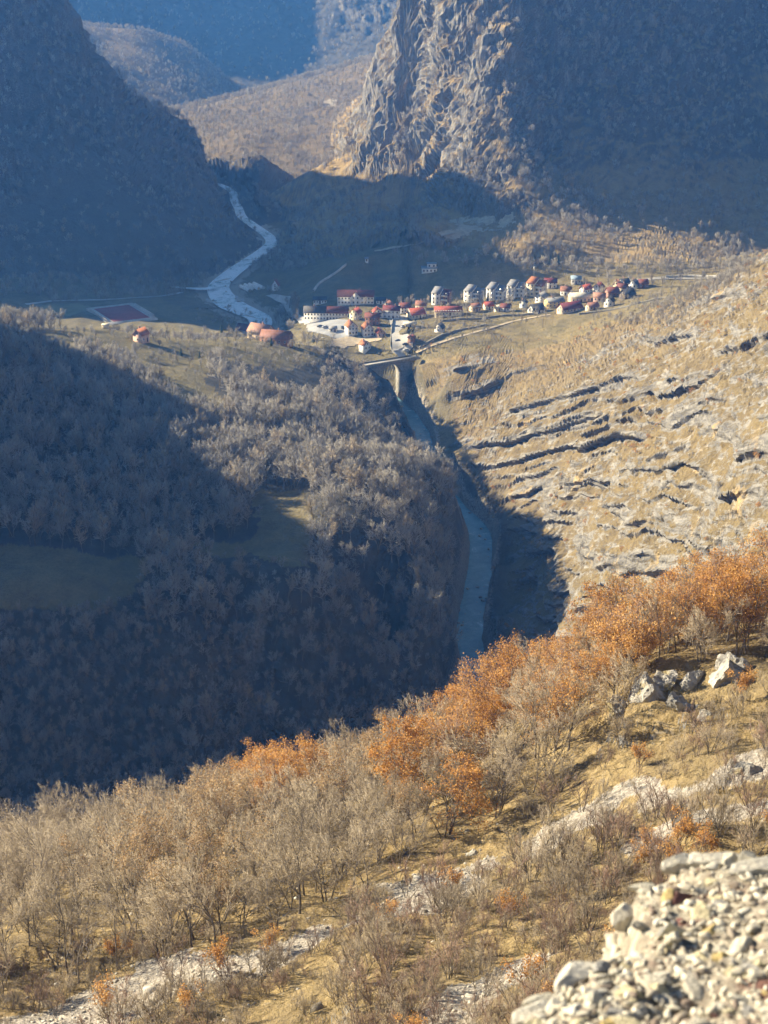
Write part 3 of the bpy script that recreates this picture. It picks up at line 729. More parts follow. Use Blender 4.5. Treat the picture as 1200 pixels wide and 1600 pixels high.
PROTO['wood'] = [tree_meshes('wood%d' % i, (M_TWIG_G, M_TWIG_G, M_TWIG_G, M_TWIG)[i % 4], seed=500 + i, H=11.0, stems=(1, 1, 2, 1, 2, 1)[i], fork=0.3, counts=(9, 6, 4, 3), twig_r=0.042, thick=0.9, up=0.10, spread=0.8) for i in range(6)]

def conifer_meshes(seed, H=9.0):
    g = np.random.default_rng(seed); TV, TF, V, Fc, Tn = [], [], [], [], []
    tube(TV, TF, [np.array([0, 0, -0.3]), np.array([0, 0, H * .5]), np.array([0, 0, H])], [0.16, 0.09, 0.02], 6)
    for k in range(34):
        t = k / 34; z = H * (0.08 + 0.9 * t); R = H * 0.21 * (1 - t) ** 0.85 + 0.12
        for j in range(9):
            a = g.uniform(0, 6.283); rr = R * g.uniform(0.75, 1.15)
            o = np.array([math.cos(a), math.sin(a), 0]); p = np.array([0, 0, z])
            for q in range(3):
                f0, f1 = q / 3, (q + 1.15) / 3
                w = np.array([-math.sin(a), math.cos(a), 0]) * rr * 0.22 * (1.1 - f0)
                A = p + o * rr * f0 + np.array([0, 0, -rr * 0.35 * f0 + g.normal() * .06]); B = p + o * rr * f1 + np.array([0, 0, -rr * 0.42 * f1 + g.normal() * .06])
                b = len(V); V += [A - w, A + w, B + w * .6, B - w * .6]; Fc.append((b, b + 1, b + 2, b + 3)); Tn += [float(np.clip(g.normal(0.5, .2), 0, 1))] * 4
    return mesh_from('conifer_trunk', TV, TF, [M_BARK]), mesh_from('conifer_crown', V, Fc, [M_NEEDLE], tint=Tn)
PROTO['conifer'] = [conifer_meshes(600 + i) for i in range(2)]

def plant(kind, name, loc, sc, rz, label, cat, group, variant=None, squash=1.0):
    tr, cr = PROTO[kind][variant if variant is not None else random.randrange(len(PROTO[kind]))]
    e = empty(name, loc, rz, label, cat, group, (sc, sc, sc * squash))
    mesh_obj('trunk', tr, e); mesh_obj('crown', cr, e)
    return e

# ------------------------------------------------------------------ points spread evenly over the ground
def spread_points(xr, yr, spacing, accept, seed):
    """jittered grid; accept(x, y, z, zone, px, py) -> mask"""
    g = np.random.default_rng(seed)
    gx = np.arange(xr[0], xr[1], spacing); gy = np.arange(yr[0], yr[1], spacing)
    X, Y = np.meshgrid(gx, gy); X = X + g.uniform(-.48, .48, X.shape) * spacing; Y = Y + g.uniform(-.48, .48, Y.shape) * spacing
    X = X.ravel(); Y = Y.ravel()
    Z, K, DR = zone_height(X, Y)
    px, py = project(X, Y, Z)
    m = accept(X, Y, Z, K, px, py, DR)
    return np.stack([X, Y, Z, px, py], 1)[m]

WOOD_BAND = [(-60, 1310), (120, 1290), (300, 1275), (480, 1240), (640, 1190), (760, 1150), (860, 1080), (980, 1000), (1100, 960), (1260, 900), (1260, 1010), (1130, 1050), (1010, 1075), (985, 1130), (900, 1190), (800, 1270), (755, 1330), (660, 1350), (560, 1410), (440, 1455), (300, 1500), (150, 1540), (-60, 1580)]
RUST = [[(700, 1180), (800, 1100), (900, 1040), (1000, 985), (1120, 950), (1250, 905), (1250, 985), (1130, 1035), (1010, 1060), (980, 1110), (900, 1160), (820, 1210), (745, 1300), (690, 1320), (640, 1290), (650, 1220)],
        [(380, 1280), (425, 1240), (485, 1245), (480, 1290), (420, 1315)], [(1165, 1090), (1260, 1050), (1260, 1220), (1180, 1180)]]
TANP = [[(200, 1300), (400, 1250), (420, 1350), (350, 1480), (200, 1480)], [(560, 1240), (700, 1210), (690, 1330), (590, 1330)], [(60, 1420), (140, 1420), (160, 1500), (80, 1520)], [(500, 1180), (640, 1160), (640, 1230), (520, 1260)]]
def where_near(px, py):
    colm = ['by the left edge', 'left of the bright orange crown', 'around the bright orange crown', 'above the scree strip', 'left of the orange oak belt', 'below the river', 'right of the river', 'near the grey crag', 'by the right edge'][int(np.searchsorted([110, 260, 400, 520, 640, 760, 880, 1060], px))]
    line = np.interp(px, [0, 300, 600, 750, 900, 1200], [1385, 1330, 1250, 1190, 1100, 975])
    row = 'top row' if py < line else ('middle rows' if py < line + 70 else 'front row')
    return 'in ' + row + ' of near wood, ' + colm
def near_wood():
    pts = spread_points((-75, 75), (95, 235), 3.7, lambda X, Y, Z, K, px, py, DR: (K == 0) & (in_poly(px, py, WOOD_BAND) | ((Y > 185) & (Y < 232) & (px > -60) & (px < 1260) & (py > 900))), 11)
    nb = 0
    order = np.argsort(np.hypot(pts[:, 0], pts[:, 1]))
    for i in order:
        x, y, z, px, py = pts[i]
        rz = random.uniform(0, 6.28)
        rust = any(in_poly(np.array(px), np.array(py), p) for p in RUST); tan = any(in_poly(np.array(px), np.array(py), p) for p in TANP)
        u = random.random(); sc = random.uniform(0.62, 1.08)
        size = 'tall ' if sc > 0.93 else ('low ' if sc < 0.75 else '')
        if rust and u < (0.66 if px > 620 else 0.6):
            plant('rust', 'oak_tree', (x, y, z), sc * 1.0, rz, size + 'rust orange oak ' + where_near(px, py), 'tree', size + 'orange oaks ' + where_near(px, py))
        elif (tan and u < 0.38) or u < 0.04:
            plant('tan', 'oak_tree', (x, y, z), sc, rz, size + 'tan leaved oak ' + where_near(px, py), 'tree', size + 'tan leaved oaks ' + where_near(px, py))
        else:
            if nb >= 300: continue
            nb += 1
            plant('bare', 'bare_tree', (x, y, z), sc, rz, size + 'leafless tree ' + where_near(px, py), 'tree', size + 'leafless trees ' + where_near(px, py))
    return nb
NB = near_wood()
SAPL = [[(560, 1420), (760, 1370), (1010, 1290), (1240, 1240), (1240, 1360), (1060, 1400), (1000, 1480), (900, 1600), (560, 1660), (480, 1560)]]
def near_shrubs():
    def acc(X, Y, Z, K, px, py, DR):
        keep = np.zeros(px.shape, bool)
        for p in SAPL: keep |= in_poly(px, py, p)
        low = in_poly(px, py, [(-60, 1500), (400, 1460), (560, 1430), (560, 1660), (-60, 1660)])
        mid = in_poly(px, py, [(760, 1300), (900, 1200), (1010, 1140), (1240, 1060), (1240, 1200), (1000, 1230), (850, 1300)])
        g = np.random.default_rng(5).random(px.shape)
        return (K == 0) & ((keep & (g < 0.75)) | (low & (g < 0.25)) | (mid & (g < 0.3)))
    pts = spread_points((-50, 60), (60, 160), 2.15, acc, 21)
    for x, y, z, px, py in pts:
        where = 'on the gravelly slope at the bottom left' if px < 500 else ('in the brush beside the pale rubble bank' if py > 1330 and px > 760 else ('in the brush below the long scree strip' if py > 1330 else 'on the grassy slope under the orange oaks'))
        where += ', ' + (['at the picture edge', 'far left', 'well left', 'left of centre', 'just left of centre', 'at centre', 'just right of centre', 'right of centre', 'well right', 'far right'][int(np.clip(px // 120, 0, 9))]) + (', lower' if py > 1450 else ', upper')
        if random.random() < 0.09: plant('rustbush', 'shrub', (x, y, z), random.uniform(0.6, 1.0), random.uniform(0, 6.28), 'rust leaved shrub ' + where, 'shrub', 'rust leaved shrubs ' + where)
        else: plant('sapling', 'shrub', (x, y, z), random.uniform(0.45, 1.0), random.uniform(0, 6.28), 'leafless shrub ' + where, 'shrub', 'leafless shrubs ' + where)
    return len(pts)
NS = near_shrubs()
print('near trees', NB, 'shrubs', NS)

# ------------------------------------------------------------------ woods that read as one mass: instances on points
_protocols = {}
def proto_collection(kind):
    if kind in _protocols: return _protocols[kind]
    c = bpy.data.collections.new('woodland_source_' + kind)
    for i, (tr, cr) in enumerate(PROTO[kind]):
        # one joined mesh per variant
        import bmesh
        bm = bmesh.new(); bm.from_mesh(tr); nt_ = len(bm.faces)
        bm.from_mesh(cr)
        me = bpy.data.meshes.new('woodland_tree'); 
        bm.faces.ensure_lookup_table()
        for k, f in enumerate(bm.faces):
            f.material_index = 0 if k < nt_ else f.material_index + 1
        bm.to_mesh(me); bm.free()
        me.materials.append(tr.materials[0])
        for m in cr.materials: me.materials.append(m)
        c.objects.link(bpy.data.objects.new('woodland_tree', me))
    _protocols[kind] = c
    return c
def woodland(name, pts, scales, kind, label, seed=1):
    g = np.random.default_rng(seed); n = len(pts)
    me = bpy.data.meshes.new(name); me.vertices.add(n); me.vertices.foreach_set('co', np.asarray(pts, np.float32)[:, :3].ravel())
    a = me.attributes.new('scl', 'FLOAT', 'POINT'); a.data.foreach_set('value', np.asarray(scales, np.float32))
    a = me.attributes.new('rot', 'FLOAT_VECTOR', 'POINT'); rv = np.zeros((n, 3), np.float32); rv[:, 2] = g.random(n) * 6.283; rv[:, :2] = g.normal(size=(n, 2)) * .05; a.data.foreach_set('vector', rv.ravel())
    a = me.attributes.new('idx', 'INT', 'POINT'); a.data.foreach_set('value', g.integers(0, 100, n).astype(np.int32))
    o = mesh_obj(name, me); tag(o, label, kind='stuff')
    gt = bpy.data.node_groups.new(name, 'GeometryNodeTree')
    gt.interface.new_socket('Geometry', in_out='INPUT', socket_type='NodeSocketGeometry'); gt.interface.new_socket('Geometry', in_out='OUTPUT', socket_type='NodeSocketGeometry')
    gi = gt.nodes.new('NodeGroupInput'); go = gt.nodes.new('NodeGroupOutput')
    ci = gt.nodes.new('GeometryNodeCollectionInfo'); ci.inputs['Collection'].default_value = proto_collection(kind)
    ci.inputs['Separate Children'].default_value = True; ci.inputs['Reset Children'].default_value = True
    ip = gt.nodes.new('GeometryNodeInstanceOnPoints'); ip.inputs['Pick Instance'].default_value = True
    def attr(nm, ty):
        q = gt.nodes.new('GeometryNodeInputNamedAttribute'); q.data_type = ty; q.inputs['Name'].default_value = nm; return q.outputs['Attribute']
    gt.links.new(gi.outputs[0], ip.inputs['Points']); gt.links.new(ci.outputs[0], ip.inputs['Instance'])
    gt.links.new(attr('idx', 'INT'), ip.inputs['Instance Index']); gt.links.new(attr('rot', 'FLOAT_VECTOR'), ip.inputs['Rotation']); gt.links.new(attr('scl', 'FLOAT'), ip.inputs['Scale'])
    gt.links.new(ip.outputs[0], go.inputs[0])
    md = o.modifiers.new('scatter', 'NODES'); md.node_group = gt
    return o
def in_any(px, py, polys):
    m = np.zeros(px.shape, bool)
    for p in polys: m |= in_poly(px, py, p)
    return m
def brush():
    def acc(X, Y, Z, K, px, py, DR):
        g = np.random.default_rng(6).random(px.shape); patch = fbm2(X / 12, Y / 12, 2)
        low = in_poly(px, py, [(-60, 1500), (300, 1480), (560, 1420), (800, 1300), (1010, 1200), (1240, 1120), (1240, 1660), (-60, 1660)])
        return (K == 0) & low & (g < np.clip(0.38 + 1.1 * patch, 0.03, 0.9)) & ~(in_any(px, py, SCREE) & (g > 0.12))
    p = spread_points((-50, 60), (55, 160), 1.25, acc, 51); g = np.random.default_rng(4)
    woodland('low_brush', p, 0.16 + 0.3 * g.random(len(p)), 'sapling', 'low leafless brush over the near slope', 12); return len(p)
print('brush', brush())
PLATEAU_OPEN = MEADOWS + GRASS_KNOLL + [[(340, 560), (460, 560), (520, 600), (480, 640), (400, 615)], [(400, 545), (520, 545), (560, 600), (500, 590)]]
def plateau_wood():
    def acc(X, Y, Z, K, px, py, DR):
        g = np.random.default_rng(9).random(px.shape)
        edge = fbm2(X / 25, Y / 25, 3)
        open_ = in_any(px + 8 * edge, py + 5 * edge, PLATEAU_OPEN)
        knoll = (Y > 760) & (Y < 1000)
        dens = np.where(knoll, np.clip(0.8 + 1.0 * edge, 0.1, 0.95), 0.97)
        dens = np.where(in_poly(px, py, GRASS_KNOLL[0]), 0.03, dens)
        return (K == 1) & (Y < 985) & (px > -160) & (px < 760) & (py > 505) & (DR > 2.5) & (X < np.interp(Y, [480, 560, 600, 740, 780, 870, 985], [60, 20, 26, 32, 24, 4, -16])) & (~open_) & (g < dens)
    p = spread_points((-330, 60), (470, 985), 4.9, acc, 31)
    g = np.random.default_rng(2)
    sc = 0.75 + 0.65 * g.random(len(p)) ** 1.3 + 0.22 * fbm2(p[:, 0] / 35, p[:, 1] / 35, 2)
    gorge = (p[:, 4] > 985) | (p[:, 3] > 715)
    sc = np.where(gorge, sc * 0.72, sc)
    sc = np.where(p[:, 1] > 800, sc * 0.72, sc)
    sc = np.where(in_any(p[:, 3], p[:, 4] - 22, MEADOWS) | in_any(p[:, 3], p[:, 4] - 42, MEADOWS), sc * 0.35, sc)
    p[:, 2] -= 0.4
    woodland('woodland', p, sc, 'wood', 'dense leafless wood covering the plateau left of the gorge', 3)
    return len(p)
print('plateau', plateau_wood())
def gorge_thicket():
    def acc(X, Y, Z, K, px, py, DR):
        return (K == 1) & (Y < 640) & (px > -120) & (px < 745) & (py > 950) & (DR > 2.0) & (X < np.interp(Y, [480, 560, 600, 640], [60, 22, 27, 30])) & ~in_any(px, py, MEADOWS)
    p = spread_points((-260, 50), (470, 640), 3.1, acc, 33); g = np.random.default_rng(22); p[:, 2] -= 0.5
    woodland('gorge_thicket', p, 0.3 + 0.34 * g.random(len(p)), 'wood', 'dark leafless thicket on the steep gorge flank under the plateau', 13); return len(p)
print('gorge', gorge_thicket())
def mesh_points(mask, dens, seed):
    g = np.random.default_rng(seed)
    m = mask & (T['px'] > -60) & (T['px'] < 1260) & (T['py'] > -60)
    # thin by screen area so that spacing is even on the surface
    V = T['V']; R = T['R']
    cell = np.linalg.norm(np.cross(np.gradient(V, axis=0), np.gradient(V, axis=1)), axis=-1)
    pr = np.clip(cell * dens, 0, 1)
    m &= g.random(pr.shape) < pr
    return V[m], m
def mountain_woods():
    K = T['K']; V = T['V']; sl = T['slope']
    n1 = fbm2(V[..., 0] / 60, V[..., 1] / 60, 3)
    out = []
    g = np.random.default_rng(77)
    P, m = mesh_points((K == 4) | (K == 5), 0.016, 41); woodland('saddle_woodland', P, 0.42 + 0.4 * g.random(len(P)), 'wood', 'leafless scrub wood on the sunlit saddle hill and knob', 5); out.append(len(P))
    P, m = mesh_points(K == 2, 0.011 * np.clip(0.7 + n1, 0.1, 1.5), 42); woodland('west_mountain_woodland', P, 0.4 + 0.45 * g.random(len(P)), 'wood', 'leafless wood on the shaded mountain at the left', 6); out.append(len(P))
    e = (K == 3)
    lowfoot = in_poly(T['px'], T['py'], [(700, 250), (830, 250), (930, 300), (930, 400), (800, 400), (830, 360), (760, 330), (690, 320)])
    P, m = mesh_points(e & (lowfoot | (sl < 0.55)), 0.015 * np.where(lowfoot, 1.8, np.clip(0.6 + n1, 0.05, 1.3)) * np.where(in_poly(T['px'], T['py'], [(690, 325), (810, 325), (815, 370), (690, 400)]), 0.05, 1), 43); woodland('east_mountain_woodland', P, 0.4 + 0.45 * g.random(len(P)), 'wood', 'leafless wood on the foot and ledges of the cliff mountain', 7); out.append(len(P))
    P, m = mesh_points((K == 6) & (T['R'] < 3400), 0.004, 44); woodland('far_woodland', P, 0.6 + 0.5 * g.random(len(P)), 'wood', 'distant wood on the hazy blue mountain wall', 8); out.append(len(P))
    rs = (T['zone'] == 8)
    P, m = mesh_points(rs & (T['py'] < 1010), 0.03 * np.clip(0.35 + 1.4 * fbm2(V[..., 0] / 22, V[..., 1] / 22, 2), 0.04, 1.2), 45); woodland('hillside_scrub', P, 0.09 + 0.26 * g.random(len(P)) ** 2, 'rusty', 'low leafless bushes scattered over the layered rocky hillside', 9); out.append(len(P))
    va = (K == 1) & (V[..., 1] > 1000) & (T['DR'] > 3)
    P, m = mesh_points(va & in_any(T['px'], T['py'], [[(0, 440), (330, 415), (400, 395), (330, 440), (290, 455), (150, 462), (0, 465)], [(400, 390), (500, 385), (520, 400), (470, 425), (420, 430), (380, 425)], [(420, 455), (470, 470), (460, 520), (430, 510)], [(600, 400), (830, 395), (900, 412), (1250, 405), (1250, 428), (1050, 428), (860, 432), (640, 412)], [(70, 468), (150, 463), (300, 458), (300, 464), (150, 472), (80, 476)]]), 0.035, 46); woodland('riverside_woodland', P, 0.35 + 0.4 * g.random(len(P)), 'wood', 'dark leafless thicket along the upper river', 10); out.append(len(P))
    return out
PROTO['rusty'] = PROTO['wood'][:3] + [PROTO['rust'][1]]
print('mountain', mountain_woods())

# ------------------------------------------------------------------ town materials
def plain(name, c, rough=0.8, var=0.25, scale=0.6, spec=0.2, metal=0.0):
    m, nt, bs = new_mat(name)
    tc = N(nt, 'ShaderNodeTexCoord'); n = noise(nt, tc.outputs['Object'], scale, 5, 0.6)
    d = tuple(q * (1 - var) for q in c); u = tuple(min(1, q * (1 + var * .5)) for q in c)
    L(nt, ramp(nt, n, [(0.3, d), (0.65, u)]), bs.inputs['Base Color'])
    bs.inputs['Roughness'].default_value = rough; bs.inputs['Specular IOR Level'].default_value = spec; bs.inputs['Metallic'].default_value = metal
    return m
def tiled(name, c, rough=0.7):
    m, nt, bs = new_mat(name)
    tc = N(nt, 'ShaderNodeTexCoord'); P = tc.outputs['Object']
    n = noise(nt, P, 0.9, 6, 0.65)
    w = N(nt, 'ShaderNodeTexWave'); w.bands_direction = 'X'; w.inputs['Scale'].default_value = 1.1; w.inputs['Distortion'].default_value = 0.3; L(nt, P, w.inputs['Vector'])
    d = tuple(q * 0.6 for q in c); u = tuple(min(1, q * 1.2) for q in c)
    cc = ramp(nt, n, [(0.3, d), (0.7, u)])
    L(nt, mixc(nt, 0.25, cc, w.outputs['Color'], 'MULTIPLY'), bs.inputs['Base Color'])
    bp = N(nt, 'ShaderNodeBump'); bp.inputs['Strength'].default_value = 0.6; bp.inputs['Distance'].default_value = 0.06; L(nt, w.outputs['Fac'], bp.inputs['Height']); L(nt, bp.outputs[0], bs.inputs['Normal'])
    bs.inputs['Roughness'].default_value = rough
    return m
WALL = {'white': plain('white_plaster', (0.80, 0.78, 0.74)), 'cream': plain('cream_plaster', (0.74, 0.64, 0.46)), 'yellow': plain('yellow_plaster', (0.76, 0.58, 0.22)), 'brick': plain('brick_wall', (0.30, 0.16, 0.11)),
        'pink': plain('pink_plaster', (0.62, 0.42, 0.34)), 'grey': plain('grey_concrete', (0.46, 0.45, 0.43)), 'tan': plain('tan_plaster', (0.60, 0.47, 0.33)), 'dark': plain('dark_boards', (0.09, 0.07, 0.06))}
ROOF = {'orange': tiled('orange_tile', (0.47, 0.185, 0.09)), 'red': tiled('red_tile', (0.37, 0.095, 0.065)), 'maroon': tiled('maroon_tile', (0.17, 0.045, 0.05)), 'darkred': tiled('dark_red_tile', (0.20, 0.075, 0.062)), 'grey': tiled('grey_sheet', (0.30, 0.30, 0.31), 0.5),
        'dark': tiled('dark_slate', (0.055, 0.055, 0.065), 0.5), 'salmon': tiled('salmon_tile', (0.45, 0.25, 0.18)), 'pale': tiled('pale_sheet', (0.66, 0.62, 0.52), 0.5), 'blue': tiled('blue_sheet', (0.30, 0.40, 0.50), 0.5), 'brown': tiled('brown_tile', (0.30, 0.15, 0.11))}
M_GLASS, _nt, _bs = new_mat('window_glass'); _bs.inputs['Base Color'].default_value = (0.03, 0.035, 0.045, 1); _bs.inputs['Roughness'].default_value = 0.12; _bs.inputs['Specular IOR Level'].default_value = 0.5
M_FRAME = plain('window_frame', (0.62, 0.60, 0.56)); M_DOOR = plain('door_wood', (0.13, 0.08, 0.05)); M_CHIM = plain('chimney_brick', (0.36, 0.22, 0.17))
M_ASPH = plain('asphalt_road', (0.30, 0.285, 0.26), 0.9, 0.3, 0.2); M_CONC = plain('concrete', (0.52, 0.50, 0.46), 0.9, 0.3, 0.3); M_STONE = plain('stone_masonry', (0.25, 0.235, 0.20), 0.9, 0.4, 0.8)
M_DIRT = plain('dirt_track', (0.46, 0.38, 0.26), 0.95, 0.3, 0.3); M_METAL = plain('galvanised_metal', (0.45, 0.46, 0.48), 0.5, 0.15, 1.0); M_POLE = plain('timber_pole', (0.20, 0.165, 0.13))

def box_vf(x0, x1, y0, y1, z0, z1):
    return [(x0, y0, z0), (x1, y0, z0), (x1, y1, z0), (x0, y1, z0), (x0, y0, z1), (x1, y0, z1), (x1, y1, z1), (x0, y1, z1)], [(0, 3, 2, 1), (4, 5, 6, 7), (0, 1, 5, 4), (1, 2, 6, 5), (2, 3, 7, 6), (3, 0, 4, 7)]
class MB:
    def __init__(s): s.V, s.F, s.M = [], [], []
    def add(s, vf, mi=0):
        b = len(s.V); s.V += [tuple(map(float, v)) for v in vf[0]]; s.F += [tuple(i + b for i in f) for f in vf[1]]; s.M += [mi] * len(vf[1]); return s
    def box(s, *a, mi=0): return s.add(box_vf(*a), mi)
    def bar(s, p, q, r, sides=5, mi=0, r2=None):
        V, Fc = [], []; p = np.array(p, float); q = np.array(q, float)
        tube(V, Fc, [p, q], [r, r if r2 is None else r2], sides); n = len(V)
        Fc.append(tuple(range(sides))[::-1]); Fc.append(tuple(range(n - sides, n))); return s.add((V, Fc), mi)
    def mesh(s, name, mats, smooth=False): return mesh_from(name, s.V, s.F, mats, s.M, smooth)
    def build(s, name, mats, parent=None, smooth=False): return mesh_obj(name, s.mesh(name, mats, smooth), parent)

_w = MB(); _w.box(-.62, .62, -.06, .10, 0, 1.5, mi=0); _w.box(-.5, .5, -.075, -.06 + .001, .12, 1.38, mi=1); _w.box(-.035, .035, -.095, -.076, .12, 1.38, mi=0); _w.box(-.75, .75, -.16, .0, -.1, -.005, mi=0)
WIN_ME = _w.mesh('window', [M_FRAME, M_GLASS])
_w = MB(); _w.box(-.55, .55, -.07, .08, 0, 2.15); DOOR_ME = _w.mesh('door', [M_DOOR])
def put(name, me, parent, loc, rz=0.0, sc=1.0):
    o = mesh_obj(name, me, parent); o.location = loc; o.rotation_euler = (0, 0, rz); o.scale = (sc,) * 3; return o
def add_windows(root, w, d, h, st, nf, ng, door=True):
    sh = h / st
    for k in range(st):
        z = k * sh + sh * 0.32
        for i in range(nf):
            x = -w / 2 + w * (i + .5) / nf
            if door and k == 0 and i == nf // 2: put('door', DOOR_ME, root, (x, -d / 2, 0)); continue
            put('window', WIN_ME, root, (x, -d / 2, z), 0, 0.82)
        for i in range(ng):
            y = -d / 2 + d * (i + .5) / ng
            put('window', WIN_ME, root, (-w / 2, y, z), -math.pi / 2, 0.82); put('window', WIN_ME, root, (w / 2, y, z), math.pi / 2, 0.82)
def gable_roof(w, d, h, rh, ov=0.45, th=0.22):
    V, Fc = [], []
    for sy in (-1, 1):
        sl = rh / (d / 2); ye = sy * (d / 2 + ov); ze = h - ov * sl
        p = [(-w / 2 - ov, ye, ze), (w / 2 + ov, ye, ze), (w / 2 + ov, 0, h + rh), (-w / 2 - ov, 0, h + rh)]
        b = len(V); V += [(x, y, z + .04) for x, y, z in p] + [(x, y, z + th + .04) for x, y, z in p]
        Fc += [tuple(b + i for i in f) for f in [(0, 1, 2, 3), (7, 6, 5, 4), (0, 4, 5, 1), (1, 5, 6, 2), (2, 6, 7, 3), (3, 7, 4, 0)]]
    return V, Fc
def house(px, py, w, d, h, rz, rh, wall, roof, label, st=2, nf=3, ng=2, chim=True, cat='house', name='house', group='houses of the town', gable_win=True, base=None, trim=None):
    g = base if base is not None else ground_at(px, py, 700 if py < 600 else 60)
    off = abs(math.sin(rz)) * w / 2 + abs(math.cos(rz)) * d / 2
    x, y = g[0] * (1 + off * .6 / g[1]), g[1] + off * 0.6
    z = max(height1(x, y), g[2]) if abs(height1(x, y) - g[2]) < 4 else g[2]
    root = empty(name, (x, y, z), rz, label, cat, group)
    m = MB(); V = [(-w / 2, -d / 2, -4), (w / 2, -d / 2, -4), (w / 2, d / 2, -4), (-w / 2, d / 2, -4), (-w / 2, -d / 2, h), (w / 2, -d / 2, h), (w / 2, d / 2, h), (-w / 2, d / 2, h), (-w / 2, 0, h + rh), (w / 2, 0, h + rh)]
    m.add((V, [(0, 1, 5, 4), (2, 3, 7, 6), (1, 2, 6, 9, 5), (3, 0, 4, 8, 7), (4, 5, 9, 8), (6, 7, 8, 9)])); m.build('wall', [WALL[wall]], root)
    r = MB(); r.add(gable_roof(w, d, h, rh)); ro = r.build('roof', [ROOF[roof]], root)
    if trim:
        t = MB()
        for sx in (-1, 1):
            for sy in (-1, 1):
                t.bar((sx * (w / 2 + .5), sy * (d / 2 + .45), h - .3), (sx * (w / 2 + .5), 0, h + rh + .1), 0.16, 4)
        t.build('barge_board', [WALL[trim]], ro)
    if chim:
        c = MB(); cx = w * random.uniform(-.3, .3); c.box(cx - .35, cx + .35, .25, .95, h + rh * .55, h + rh + 1.0); c.box(cx - .45, cx + .45, .15, 1.05, h + rh + 1.0, h + rh + 1.15); c.build('chimney', [M_CHIM], ro)
    add_windows(root, w, d, h, st, nf, ng)
    if gable_win and rh > 1.8:
        for sx in (-1, 1): put('window', WIN_ME, root, (sx * w / 2, 0, h + .15), sx * math.pi / 2, 0.75)
    return root
G = math.radians
